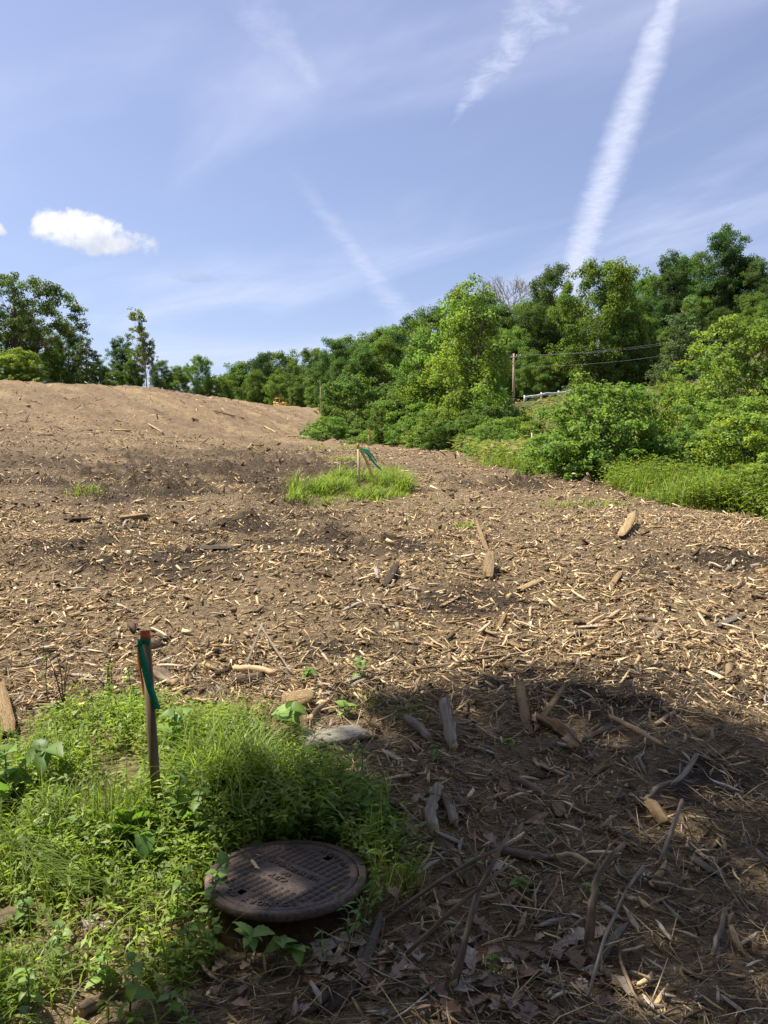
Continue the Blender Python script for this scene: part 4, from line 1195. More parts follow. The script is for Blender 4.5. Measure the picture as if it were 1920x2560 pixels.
def log_obj(name, pts, thick, mat, label, lift=0.0, rise=None, sides=9, jit=.16, taper=(.9, 1, .8), twigs=0, cat='log'):
    """a branch or log lying through pixel points on the ground; thick in photo pixels"""
    G3 = [ground_at(*p) for p in pts]
    rs = rise or [0] * len(G3)
    ym = sum(g.y for g in G3) / len(G3)
    r = thick * ym / FPX / 2
    r_ = np.random.default_rng(int(pts[0][0] * 7 + pts[0][1]))
    P = np.array([(g.x, g.y, g.z + r * .75 + lift + k) for g, k in zip(G3, rs)])
    n = max(7, 3 * len(P))
    t = np.linspace(0, len(P) - 1, n)
    Q = np.stack([np.interp(t, np.arange(len(P)), P[:, k]) for k in range(3)], -1)
    for _ in range(2): Q[1:-1] = (Q[:-2] + 2 * Q[1:-1] + Q[2:]) / 4
    Lg = np.linalg.norm(Q[-1] - Q[0])
    Q[1:-1] += r_.normal(0, .12, (n - 2, 3)) * r
    c = Q.mean(0); Q = Q - c
    ax = Vector(Q[-1] - Q[0]).normalized(); bb = Vector((0, 0, 1)).cross(ax)
    bb = bb.normalized() if bb.length > .05 else Vector((0, 1, 0)); cc = ax.cross(bb)
    R3 = Matrix((ax, bb, cc))
    Q = Q @ np.array(R3).T
    rad = r * np.interp(np.linspace(0, 1, n), [0, .5, 1], taper) * r_.uniform(.92, 1.08, n)
    V, F, T = tube(Q, rad, sides, jit, int(r_.integers(99)), True)
    V[-2] = V[-2] + np.array((.2 * r, 0, 0)); V[-1] = V[-1] - np.array((.2 * r, 0, 0))       # cut ends, slightly hollow
    lob = 1 + .16 * np.sin(np.arange(sides) * 2.4 + r_.uniform(0, 6))                        # ribs running the length
    for q in range(n):
        V[q * sides:(q + 1) * sides] = Q[q] + (V[q * sides:(q + 1) * sides] - Q[q]) * lob[:, None]
    V[:sides, 0] += r_.normal(0, .55, sides) * r; V[(n - 1) * sides:n * sides, 0] += r_.normal(0, .55, sides) * r
    parts = [(V, F, T)]
    for _ in range(twigs):
        i = int(r_.integers(2, n - 1)); d = r_.normal(size=3); d[2] = abs(d[2]) * .6; d /= np.linalg.norm(d)
        l = Lg * r_.uniform(.12, .35)
        parts.append(tube([Q[i], Q[i] + d * l * .5, Q[i] + d * l + np.array((0, 0, -.03))], [rad[i] * .5, rad[i] * .35, rad[i] * .12], 5, .1, 1))
    me = tubes_mesh(name, parts, M[mat], False)
    if mat in ('logbark', 'logred', 'loggrey'):
        me.materials.append(M['logpale'])
        nq = len(F)
        for p_ in me.polygons:
            if len(p_.vertices) == 3 and max(p_.vertices) < len(V): p_.material_index = 1
    o = obj(name, me, None, c)
    o.rotation_euler = R3.transposed().to_euler()
    return tag(o, label, cat)

def split_mesh(seed, mat):
    """unit block of torn wood: ragged ends, ridged split faces"""
    r_ = np.random.default_rng(seed); n, k = 8, 10
    a = np.linspace(0, 2 * math.pi, k, endpoint=False)
    cs = np.stack([np.sign(np.cos(a)) * np.abs(np.cos(a)) ** .55 * .5, np.sign(np.sin(a)) * np.abs(np.sin(a)) ** .6 * .5], -1)
    ridge = 1 + r_.normal(0, .14, k)
    V = []
    tp = np.interp(np.linspace(0, 1, n), [0, .2, .75, 1], [r_.uniform(.6, .95), 1, .95, r_.uniform(.45, .85)])
    for i in range(n):
        t = i / (n - 1) - .5
        end = r_.normal(0, .085, k) if i in (0, n - 1) else r_.normal(0, .02, k)
        yo, zo = r_.normal(0, .03), r_.normal(0, .03)
        for j in range(k): V.append((t + end[j], cs[j, 0] * ridge[j] * tp[i] + yo, cs[j, 1] * ridge[j] * (.45 + .55 * tp[i]) + zo))
    F = [(i * k + j, i * k + (j + 1) % k, (i + 1) * k + (j + 1) % k, (i + 1) * k + j) for i in range(n - 1) for j in range(k)]
    V += [(-.46, 0, 0), (.44, 0, 0)]
    T = [(n * k, (j + 1) % k, j) for j in range(k)] + [(n * k + 1, (n - 1) * k + j, (n - 1) * k + (j + 1) % k) for j in range(k)]
    return mesh_np('split_wood', np.array(V), [np.array(F), np.array(T)], M[mat])
for _n, _c, _c2 in (('fibre', (.54, .385, .21), (.38, .25, .13)), ('fibregrey', (.30, .265, .22), (.20, .165, .13)), ('fibrelight', (.52, .47, .39), (.38, .33, .26)), ('fibredark', (.14, .10, .07), (.08, .058, .042))):
    M[_n] = mat_plain('torn_wood_' + _n, _c, .85, .15, 9, .5, (.22, 2.2, 2.2), 0, .9, .05, .12, _c2)

def slab_obj(name, a, b, wpx, mat, label, th=.35, rise=(0, 0), cat='wood piece', seed=1):
    A, B = ground_at(*a), ground_at(*b)
    A.z += rise[0]; B.z += rise[1]
    ax = B - A; L = ax.length; ax.normalize(); ym = (A.y + B.y) / 2
    W = wpx * ym / FPX
    up = Vector((-.0, -.13, 1)); bb = up.cross(ax).normalized(); cc = ax.cross(bb)
    me = split_mesh(seed + int(a[0]), {'splinter': 'fibre', 'logpale': 'fibre', 'loggrey': 'fibregrey', 'logbark': 'fibredark', 'pale': 'fibrelight'}[mat])
    o = obj(name, me)
    o.matrix_world = Matrix.Translation((A + B) / 2 + Vector((0, 0, W * th * .4))) @ Matrix((ax, bb, cc)).transposed().to_4x4() @ Matrix.Diagonal((L, W, W * th, 1))
    return tag(o, label, cat)

# shaded foreground, right
log_obj('bent_branch', [(1334, 1812), (1385, 1830), (1425, 1852), (1430, 1888)], 32, 'logred', 'thick bent reddish branch piece with peeling bark in the shade', .02)
log_obj('short_log', [(1345, 1888), (1388, 1856)], 26, 'logbark', 'short dark log tucked under the bent reddish branch')
slab_obj('broken_plank', (1322, 1835), (1297, 1738), 26, 'splinter', 'upright pale broken slat leaning left of the bent branch', .3, (.0, .10))
slab_obj('broken_stick', (1337, 1832), (1411, 1748), 15, 'splinter', 'long pale stick leaning right beside the upright slat', .5, (.02, .08), 'stick')
log_obj('weathered_log', [(1112, 1806), (1118, 1850), (1134, 1890)], 30, 'loggrey', 'grey weathered stub standing at the edge of the shade', .02, [.08, .03, 0])
log_obj('weathered_log', [(1018, 1812), (1050, 1838), (1074, 1866)], 22, 'loggrey', 'grey rotten wood leaning left of the weathered stub', .02)
log_obj('long_stick', [(1524, 1806), (1590, 1840), (1654, 1882)], 13, 'logpale', 'long straight pale stick right of the bent branch', .03, taper=(.8, 1, .7), cat='stick')
log_obj('mossy_stick', [(1450, 1866), (1490, 1846), (1530, 1826)], 13, 'logbark', 'dark mossy stick meeting the long straight pale one', .02, cat='stick')
slab_obj('broken_plank', (1566, 1893), (1602, 1932), 14, 'splinter', 'pale pointed splinter below the long straight stick', .4)
slab_obj('broken_plank', (1474, 1945), (1513, 1912), 18, 'splinter', 'pale split piece pointing at the bent branch from below', .4)
slab_obj('broken_plank', (1785, 1892), (1830, 1868), 16, 'splinter', 'pale wedge lying on dark mud at the right', .4)
slab_obj('broken_plank', (1318, 2062), (1372, 2034), 22, 'splinter', 'wide pale splinter in the middle of the shade', .35)
slab_obj('wood_block', (1392, 2012), (1402, 2046), 28, 'splinter', 'small square pale chunk right of the wide splinter', .5)
log_obj('forked_branch', [(1741, 1914), (1718, 1960), (1690, 1985), (1650, 1990), (1614, 2030)], 13, 'loggrey', 'forked grey branch lying on the dark mud at the right', .05, twigs=3, cat='branch')
slab_obj('wood_chunk', (1624, 2030), (1664, 2072), 36, 'logpale', 'rounded yellowish wood chunk below the forked grey branch', .7, (.03, 0), 'wood chunk', 2)
log_obj('short_log', [(1438, 2030), (1470, 2040), (1504, 2054)], 22, 'logred', 'short log with a pale broken end in the middle of the shade', .01)
log_obj('curved_log', [(1098, 1990), (1080, 2030), (1074, 2070), (1084, 2100)], 28, 'loggrey', 'curved grey log at the edge of the grass right of the manhole', .03)
log_obj('weathered_log', [(1116, 2014), (1128, 2042), (1136, 2072)], 24, 'loggrey', 'cracked grey log piece right of the curved grey log', .01)
log_obj('half_buried_log', [(1095, 2100), (1118, 2125), (1138, 2150)], 36, 'logbark', 'brown half-buried log below the curved grey log', -.02)
log_obj('weathered_log', [(1290, 1958), (1325, 1975), (1355, 1996)], 26, 'loggrey', 'grey barkless log in the shade below the bent branch', .0)
log_obj('weathered_log', [(1240, 2132), (1310, 2148), (1378, 2160)], 26, 'loggrey', 'long grey log lying level across the shaded mulch', .0)
log_obj('curved_stick', [(1378, 2166), (1430, 2154), (1480, 2186)], 13, 'logpale', 'pale curved stick continuing from the long grey log', .03, cat='stick')
slab_obj('broken_plank', (1546, 2116), (1610, 2132), 12, 'splinter', 'long narrow pale splinter right of the curved stick', .5)
log_obj('dead_stick', [(1300, 2184), (1130, 2262), (960, 2350)], 9, 'logbark', 'long thin greenish dead stem leaning towards the manhole', .05, [.10, .08, .02], taper=(.7, 1, 1), cat='stick')
log_obj('dead_stick', [(1286, 2262), (1170, 2350), (1014, 2448)], 10, 'logbark', 'second long dead stem crossing below the first', .06, [.12, .10, .02], taper=(.7, 1, 1.1), cat='stick')
log_obj('dead_stick', [(1272, 2206), (1190, 2330), (1134, 2500)], 18, 'logbark', 'thick dark upright dead stem among the leaf litter', .04, [.16, .1, 0], taper=(.4, .8, 1.1), cat='stick')
log_obj('grey_twig', [(1608, 2222), (1560, 2310), (1510, 2420), (1469, 2540)], 9, 'loggrey', 'long grey twig curving down to the bottom edge', .06, [.03, .06, .05, 0], twigs=3, cat='twig')
log_obj('grey_twig', [(1704, 2082), (1676, 2140), (1648, 2192)], 11, 'loggrey', 'grey twig propped up right of the pale curved stick', .05, [.10, .05, 0], cat='twig')
log_obj('grey_twig', [(1812, 2306), (1795, 2370), (1781, 2420)], 15, 'loggrey', 'short pale grey stick at the lower right', .04, cat='twig')
log_obj('root', [(1547, 2376), (1550, 2434), (1585, 2525), (1625, 2560)], 10, 'logred', 'reddish root wriggling to the bottom edge', .04, cat='root')
log_obj('upright_root', [(1560, 2220), (1500, 2280), (1482, 2330), (1470, 2400)], 22, 'logbark', 'torn brown root standing up in the litter', .05, [.12, .12, .08, 0], taper=(.4, .8, 1.1), cat='root')
slab_obj('bark_piece', (1490, 2420), (1560, 2340), 24, 'loggrey', 'strip of grey bark beside the torn root', .25, (0, .04), 'bark')
slab_obj('bark_piece', (1725, 2140), (1790, 2200), 24, 'loggrey', 'strip of grey bark at the right edge of the shade', .25, (.0, .02), 'bark')
slab_obj('driftwood', (890, 2470), (952, 2330), 26, 'loggrey', 'split grey root wood leaning beside the manhole', .4, (0, .05), 'root', 5)
slab_obj('driftwood', (800, 2540), (885, 2490), 40, 'logbark', 'dark rotten wood slab at the bottom edge below the manhole', .3, (0, .02), 'wood piece', 6)
log_obj('rotten_log', [(200, 2545), (245, 2515)], 42, 'logbark', 'rotten log end at the bottom among the weeds', .0)
log_obj('rotten_log', [(-40, 2340), (60, 2310)], 56, 'logbark', 'mossy rotten log half hidden at the left edge', .0)
# sunlit pieces left and middle
log_obj('white_log', [(584, 1682), (640, 1684), (690, 1692)], 19, 'logpale', 'smooth pale log lying behind the grass in the sun', .01)
log_obj('dark_log', [(578, 1712), (620, 1702), (655, 1694)], 21, 'logbark', 'short dark log in front of the smooth pale log', .0)
log_obj('bent_twig', [(613, 1676), (634, 1640), (654, 1608)], 6, 'loggrey', 'left arm of a twig propped in a peak behind the grass', .01, [0, .06, .12], cat='twig')
log_obj('bent_twig', [(654, 1610), (690, 1650), (732, 1692)], 6, 'loggrey', 'right arm of a twig propped in a peak behind the grass', .01, [.12, .06, 0], cat='twig')
log_obj('dark_log', [(384, 1690), (412, 1702), (438, 1722)], 32, 'logbark', 'brown log lying just right of the near stake', .0)
log_obj('dark_log', [(376, 1622), (402, 1612)], 20, 'logbark', 'blackened stub behind the top of the near stake', .0)
slab_obj('pale_chunk', (20, 1845), (-6, 1750), 46, 'logpale', 'large orange-brown wood chunk cut by the left edge', .6, (0, .08), 'wood chunk', 9)
slab_obj('cut_block', (704, 1770), (782, 1762), 62, 'logpale', 'square cut wood block under wilted leaves', .55, (0, 0), 'wood block', 3)
log_obj('short_log', [(776, 1808), (812, 1772)], 20, 'logbark', 'short brown stick right of the square cut block', .01)
slab_obj('flat_slab', (748, 1866), (915, 1838), 82, 'pale', 'flat pale grey weathered slab in the sun at the edge of the grass', .28, (0, 0), 'slab', 8)
slab_obj('dark_slab', (174, 1306), (229, 1302), 14, 'logbark', 'dark flat slab on the churned mud at the left', .8)
slab_obj('tan_log', (300, 1302), (366, 1294), 20, 'logpale', 'tan log on the churned mud right of the dark slab', .7, (0, 0), 'log', 5)
log_obj('blackened_clod', [(464, 1380), (472, 1384)], 20, 'logbark', 'small black clod beside the puddle', .0, cat='clod')
slab_obj('split_chunk', (1556, 1346), (1584, 1312), 26, 'logpale', 'tall split wood chunk standing tilted in the sun at the right', .6, (0, .13), 'wood chunk', 4)
slab_obj('split_slab', (1222, 1448), (1226, 1420), 30, 'logpale', 'broad pale slab standing on edge in the middle of the chips', .35, (0, .15), 'wood chunk', 5)
slab_obj('broken_plank', (1219, 1380), (1192, 1346), 12, 'splinter', 'thin pale slat sticking up behind the broad pale slab', .5, (0, .2))
slab_obj('split_slab', (1302, 1480), (1354, 1456), 26, 'logpale', 'thick pale splintered piece right of the broad pale slab', .5)
slab_obj('split_slab', (1525, 1470), (1552, 1442), 18, 'logpale', 'pale wedge right of the thick splintered piece', .4, (0, .05))
log_obj('grey_log', [(1578, 1550), (1608, 1552), (1638, 1556)], 14, 'loggrey', 'short grey log lying in the sunlit chips at the right', .0)
slab_obj('split_slab', (1793, 1568), (1855, 1542), 24, 'loggrey', 'grey split plank at the right edge of the sunlit chips', .35)
slab_obj('split_slab', (1274, 1608), (1312, 1626), 18, 'splinter', 'pale slab just above the shadow edge', .4)
slab_obj('broken_plank', (1244, 1580), (1264, 1550), 11, 'splinter', 'short pale stick tilted above the shadow edge', .6, (0, .04))
slab_obj('broken_plank', (1105, 1518), (1146, 1494), 13, 'splinter', 'pale stick lying in the centre of the clearing', .5)
slab_obj('split_slab', (964, 1466), (990, 1434), 20, 'logbark', 'brown split wood at the centre of the clearing', .5, (0, .08))
log_obj('dead_branch', [(1000, 1690), (1200, 1655), (1310, 1640)], 6, 'logbark', 'thin dark branch along the shadow edge', .02, cat='twig')
for i, (a, b) in enumerate((((660, 1068), (690, 1080)), ((720, 1092), (745, 1094)), ((540, 1030), (610, 1048)), ((290, 1052), (320, 1060)), ((372, 1060), (405, 1082)), ((80, 1070), (110, 1074)), ((620, 1122), (632, 1106)), ((480, 1048), (496, 1050)))):
    slab_obj('fallen_branch', a, b, 5, 'splinter', ['pale branch lying low on the bare slope left of the shrubs', 'second pale branch just below the first on the slope', 'long thin branch across the middle of the bare slope',
             'small pale branch on the left part of the bare slope', 'forked pale branch in the left middle of the bare slope', 'pale branch at the far left of the bare slope', 'pale stick poking up at the foot of the bare slope', 'white wood scrap on the bare slope'][i], .6, (0, .0), 'branch', 60 + i)
for i, (px, py, h) in enumerate(((1140, 1148, 20), (702, 1160, 16))):
    p = ground_at(px, py); hh = h * p.y / FPX
    tag(obj('dark_stub', tubes_mesh('dark_stub', [tube([(0, 0, -.05), (-.03, 0, hh * .5), (-.06, 0, hh)], [.03, .028, .015], 6, .2, i)], M['logbark']), None, p),
        ['dark broken stub right of the second stake', 'dark broken stub left of the second stake'][i], 'stub')

def brush_pile():
    r_ = np.random.default_rng(3); p = ground_at(100, 946)
    p = Vector((p.x, 70.5, gz(p.x, 70.5)))
    parts = []
    for _ in range(170):
        x = r_.normal(0, 1.5); y = r_.normal(0, .8); z = abs(r_.normal(0, .35)) * max(0, 1 - abs(x) / 4); a = r_.uniform(-.6, .6); L = r_.uniform(.6, 2.0)
        d = np.array((math.cos(a), r_.normal(0, .5), math.sin(a) * .6)); c = np.array((x, y, z + .05))
        parts.append(tube([c - d * L / 2, c + r_.normal(0, .05, 3), c + d * L / 2], [.03, .03, .012], 4, 0, 1, False))
    tag(obj('brush_pile', tubes_mesh('brush_pile', parts, M['logbark']), None, p), 'low pile of brown brushwood on the crest at the left', 'brush pile')
brush_pile()

# ------------------------------------------------------------------ dead leaves
def dead_leaf_mesh(seed):
    r_ = np.random.default_rng(seed); n = 9
    t = np.linspace(0, 1, n); half = np.sin(t * math.pi) ** .7 * .30 * (1 + .45 * np.sin(t * 19 + seed)); half[0] = .015; half[-1] = .01
    curl = r_.uniform(.2, .7); V = []
    for i in range(n):
        z = .10 * math.sin(t[i] * 3 + seed)
        V += [(t[i] - .5, -half[i], z + curl * half[i] ** 1.2), (t[i] - .5, 0, z), (t[i] - .5, half[i], z + curl * half[i] * .8 + r_.normal(0, .02))]
    F = [(3 * i + k, 3 * i + 3 + k, 3 * i + 4 + k, 3 * i + 1 + k) for i in range(n - 1) for k in (0, 1)]
    c = [(.26, .19, .14), (.20, .13, .09), (.30, .25, .21), (.24, .12, .06)][seed % 4]
    return mesh_np('dead_leaf', np.array(V), np.array(F), M['deadleaf'], np.array(c)[None] * r_.uniform(.8, 1.2, (len(V), 1)), True)
DL = [dead_leaf_mesh(i) for i in range(6)]
strew('dead_leaf', DL, 95, (720, 2330, 1560, 2560), (32, 75), 501, 'curled dead brown leaf in the litter at the bottom edge', 'leaf', 'dead leaves at the bottom', .02, .25)
strew('dead_leaf', DL, 25, (980, 1950, 1350, 2330), (24, 48), 502, 'dead leaf in the mulch right of the manhole', 'leaf', 'dead leaves right of the manhole', .02, .25)

r_ = np.random.default_rng(503)
for i in range(28):
    p = ground_at(r_.uniform(200, 620), r_.uniform(2250, 2540))
    if math.hypot(p.x - MH.x, p.y - MH.y) < .36: continue
    o = obj('dead_leaf', DL[int(r_.integers(6))]); lay(o, p.x, p.y, r_.uniform(30, 60) * p.y / FPX, r_, .03, .25)
    tag(o, 'dead brown leaf among the weeds left of the manhole front', 'leaf', 'dead leaves among the weeds')

# ------------------------------------------------------------------ grass and low green cover
GREEN = np.array([(.23, .315, .055), (.28, .36, .07), (.18, .26, .05), (.31, .37, .09)])
def blades(x, y, H, Wd, seed, cols, lean=.55, segs=5, dirb=None):
    r_ = np.random.default_rng(seed); n = len(x)
    Wd = np.broadcast_to(Wd, n); H = np.broadcast_to(H, n)
    z = height(x, y)
    a = r_.uniform(0, 2 * math.pi, n) if dirb is None else dirb + r_.normal(0, .5, n)
    ln = np.abs(r_.normal(lean, .3, n))
    d = np.stack([np.cos(a), np.sin(a), np.zeros(n)], -1); s = np.stack([-np.sin(a), np.cos(a), np.zeros(n)], -1)
    V = []
    for i in range(segs + 1):
        t = i / segs
        out = (H * ln * t ** 2.0)[:, None]; up = (H * (t - .45 * np.minimum(ln, 1.3) * t ** 2.6))
        w = (Wd * (1 - t ** 1.6) * .5 + .0004)[:, None]
        c = np.stack([x, y, z - .01 + up], -1) + d * out
        V += [c - s * w, c + s * w]
    k = 2 * (segs + 1)
    V = np.stack(V, 1).reshape(-1, 3)
    f = np.array([(2 * i, 2 * i + 1, 2 * i + 3, 2 * i + 2) for i in range(segs)])
    F = (f[None] + (np.arange(n) * k)[:, None, None]).reshape(-1, 4)
    C = cols[r_.integers(len(cols), size=n)] * r_.uniform(.6, 1.25, n)[:, None]
    return V, F, np.repeat(C, k, axis=0)

def sprigs(x, y, H, leaf, seed, cols, nl=9, ratio=.30):
    """small leafy stems with alternate narrow leaves"""
    r_ = np.random.default_rng(seed); n = len(x); z = height(x, y)
    a = r_.uniform(0, 2 * math.pi, n); lean = r_.uniform(.1, .8, n)
    pos, nrm, dr, ll = [], [], [], []
    stems = []
    for i in range(nl):
        t = (i + 1) / nl
        p = np.stack([x + np.cos(a) * H * lean * t * t, y + np.sin(a) * H * lean * t * t, z + H * (t - .25 * lean * t * t)], -1)
        b = a + (math.pi / 2 if i % 2 else -math.pi / 2) + r_.normal(0, .7, n)
        d = np.stack([np.cos(b), np.sin(b), r_.normal(.25, .35, n)], -1); d /= np.linalg.norm(d, axis=1)[:, None]
        L = leaf * r_.uniform(.7, 1.3, n)
        pos.append(p + d * L[:, None] * .5); nrm.append(np.stack([r_.normal(0, .4, n), r_.normal(0, .4, n), np.ones(n)], -1)); dr.append(d); ll.append(L)
    pos, nrm, dr, ll = map(np.concatenate, (pos, nrm, dr, ll))
    V, F = leaves_np(pos, nrm, ll, ll * ratio, r_, .12, dr)
    base = cols[r_.integers(len(cols), size=n)] * r_.uniform(.65, 1.2, n)[:, None]
    C = np.repeat(np.tile(base, (nl, 1)) * r_.uniform(.75, 1.25, n * nl)[:, None], 4, axis=0)
    # stems as thin blades
    V2 = []
    for i in range(4):
        t = i / 3
        c = np.stack([x + np.cos(a) * H * lean * t * t, y + np.sin(a) * H * lean * t * t, z + H * (t - .25 * lean * t * t) - .01], -1)
        s = np.stack([-np.sin(a), np.cos(a), np.zeros(n)], -1) * .0013
        V2 += [c - s, c + s]
    V2 = np.stack(V2, 1).reshape(-1, 3)
    f = np.array([(2 * i, 2 * i + 1, 2 * i + 3, 2 * i + 2) for i in range(3)])
    F2 = (f[None] + (np.arange(n) * 8)[:, None, None]).reshape(-1, 4) + len(V)
    C2 = np.repeat(base * np.array((1.0, .85, .9)), 8, axis=0)
    return np.concatenate([V, V2]), np.concatenate([F, F2]), np.concatenate([C, C2])

def in_grass(n, seed, poly=GRASS, box=(-2.6, .6, 1.6, 4.9)):
    r_ = np.random.default_rng(seed)
    x = r_.uniform(box[0], box[1], n); y = r_.uniform(box[2], box[3], n)
    jx, jy = x + .10 * fbm(x * 5, y * 5, seed, 2), y + .10 * fbm(x * 5, y * 5, seed + 9, 2)
    k = inside(poly, jx, jy) & (np.hypot(x - MH.x, y - MH.y) > .345)
    k &= r_.random(n) < np.clip(.72 + 1.9 * fbm(x * 2.8, y * 2.8, 71, 3), .08, 1) * np.clip(1 - (x + .18) / .5, .12, 1)
    # bare spot with dead leaves in front left of the manhole
    k &= (np.hypot((x + .93), (y - 2.32) * 1.1) > .30) | (r_.random(n) < .12)
    return x[k], y[k]

def add_stuff(name, vfc, mat, label, cat='grass'):
    V, F, C = vfc
    tag(obj(name, mesh_np(name, V, F, M[mat], np.clip(C, 0, 1))), label, cat, kind='stuff')

x, y = in_grass(8500, 601)
Hh = np.clip(.085 + .10 * np.clip((y - 2.7) / .8, 0, 1) * np.clip((.1 - x) / .6, 0, 1) + .16 * vnoise(x * 2.6, y * 2.6, 5), .05, .4) * np.random.default_rng(1).uniform(.6, 1.3, len(x))
add_stuff('low_weeds', sprigs(x, y, Hh, .042, 602, GREEN), 'grass', 'low leafy green weeds round the near stake and manhole', 'weeds')
x, y = in_grass(5200, 611)
k = fbm(x * 1.7, y * 1.7, 88, 3) > .02; x, y = x[k], y[k]
add_stuff('creeping_weeds', sprigs(x, y, np.full(len(x), .12) * np.random.default_rng(4).uniform(.5, 1.5, len(x)), .05, 612, GREEN * np.array((.62, .72, .8)), 6, .58), 'grass', 'darker round-leaved creeping weeds between the low weeds', 'weeds')
x, y = in_grass(700, 613)
add_stuff('dry_grass', blades(x, y, .2 * np.random.default_rng(5).uniform(.5, 1.4, len(x)), .003, 614, np.array([(.45, .36, .20), (.38, .30, .17)]), .9), 'grass', 'dry straw stems among the low weeds')
x, y = in_grass(3200, 603)
Hh = .24 * np.random.default_rng(2).uniform(.5, 1.3, len(x))
add_stuff('grass', blades(x, y, Hh, .006, 604, GREEN, .5), 'grass', 'grass blades growing through the low weeds')

def tuft(px, py, n, H, spread, seed, label, cols=GREEN, w=.007, lean=.7, dirb=None, name='grass_tuft'):
    r_ = np.random.default_rng(seed); p = ground_at(px, py)
    x = p.x + r_.normal(0, spread, n); y = p.y + r_.normal(0, spread * .8, n)
    V, F, C = blades(x, y, H * r_.uniform(.55, 1.15, n), np.full(n, w), seed, cols, lean, 6, dirb)
    V = V - np.array(p)
    tag(obj(name, mesh_np(name, V, F, M['grass'], np.clip(C, 0, 1)), None, p), label, 'grass', kind='stuff')
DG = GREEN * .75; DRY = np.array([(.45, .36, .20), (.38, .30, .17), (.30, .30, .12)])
tuft(585, 1985, 330, .44, .12, 1, 'tall arching grass clump right of the near stake', w=.009, lean=.8)
tuft(670, 1985, 260, .38, .12, 2, 'arching grass clump right of the tallest clump', w=.008, lean=.9)
tuft(505, 1975, 200, .38, .10, 3, 'grass clump between the near stake and the tallest clump', w=.008)
tuft(520, 1880, 200, .30, .13, 4, 'sunlit grass clump behind the tallest clump', w=.007)
tuft(705, 1905, 100, .22, .10, 5, 'short sunlit grass clump beside the flat grey slab', w=.006)
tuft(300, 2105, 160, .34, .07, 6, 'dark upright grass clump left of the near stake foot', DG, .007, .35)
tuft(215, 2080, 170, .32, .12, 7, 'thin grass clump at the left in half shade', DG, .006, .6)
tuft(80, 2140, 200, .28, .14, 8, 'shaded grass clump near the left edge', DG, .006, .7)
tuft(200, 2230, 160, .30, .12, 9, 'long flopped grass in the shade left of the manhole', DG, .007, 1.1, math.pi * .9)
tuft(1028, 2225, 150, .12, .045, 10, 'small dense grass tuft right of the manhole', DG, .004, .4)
tuft(385, 2300, 40, .20, .06, 11, 'few dry straw stems in front left of the manhole', DRY, .004, .9)
tuft(640, 1790, 120, .16, .12, 12, 'dry yellow grass behind the tall clumps', DRY, .005, 1.0)
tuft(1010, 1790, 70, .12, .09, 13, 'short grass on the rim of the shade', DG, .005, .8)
tuft(915, 1760, 90, .10, .12, 14, 'short green grass behind the flat grey slab', GREEN, .005, .8)
tuft(215, 1232, 60, .35, .14, 15, 'small grass tuft on the churned mud at the left', DG, .012, .8)
tuft(1755, 1262, 240, .75, .30, 17, 'tall ragged grass at the right edge of the clearing', GREEN, .016, .35)
tuft(1860, 1272, 200, .85, .30, 18, 'tallest grass clump in front of the right bushes', GREEN, .016, .3)
tuft(1660, 1240, 200, .55, .30, 19, 'rank grass clump at the left end of the right weeds', GREEN, .014, .5)
tuft(120, 1930, 160, .30, .14, 20, 'sunlit grass clump left of the near stake', GREEN, .007, .6)
tuft(30, 2500, 120, .2, .1, 16, 'grass clump in the bottom left corner', DG, .006, .8)

r_ = np.random.default_rng(9)
x = r_.uniform(-2.2, 1.2, 26000); y = r_.uniform(11.5, 17, 26000)
k = inside(PATCH, x + .12 * fbm(x * 3, y * 3, 4, 2), y + .25 * fbm(x * 3, y * 3, 5, 2)); x, y = x[k], y[k]
x, y = x[:6500], y[:6500]
add_stuff('grass_patch', blades(x, y, (.05 + .42 * np.clip(.45 + 1.6 * vnoise(x * 2.6, y * 2.0, 3), 0, 1)) * r_.uniform(.4, 1.4, len(x)), .013, 11, np.concatenate([GREEN, GREEN * .75, DRY[2:]]), .9, 4), 'grass', 'bright green grass patch round the second stake')
x = r_.normal(-.45, 1.0, 500); y = r_.normal(14.2, 1.3, 500)
k = ~inside(PATCH, x, y) & (x > -2.2) & (x < 1.2); x, y = x[k], y[k]
add_stuff('stray_grass', blades(x, y, .16 * r_.uniform(.4, 1.4, len(x)), .012, 12, np.concatenate([GREEN, DRY]), 1.0, 4), 'grass', 'stray grass blades thinning out round the grass patch')
for (px, py, n, sp, s) in ((875, 1122, 120, .5, 1), (870, 1150, 120, .45, 2), (785, 1122, 60, .35, 3), (1160, 1318, 50, .12, 4), (1410, 1265, 70, .2, 5), (1500, 1262, 120, .3, 6)):
    tuft(px, py, n, .28 if py < 1200 else .14, sp, 30 + s, ['grass tuft just behind the second stake', 'grass tuft at the back of the grass patch', 'small grass tuft on the slope foot left of the second stake',
         'tiny green tuft alone in the middle of the clearing', 'thin tuft near the right weeds', 'flat grass tuft in front of the right weeds'][s - 1], GREEN, .016, .8)

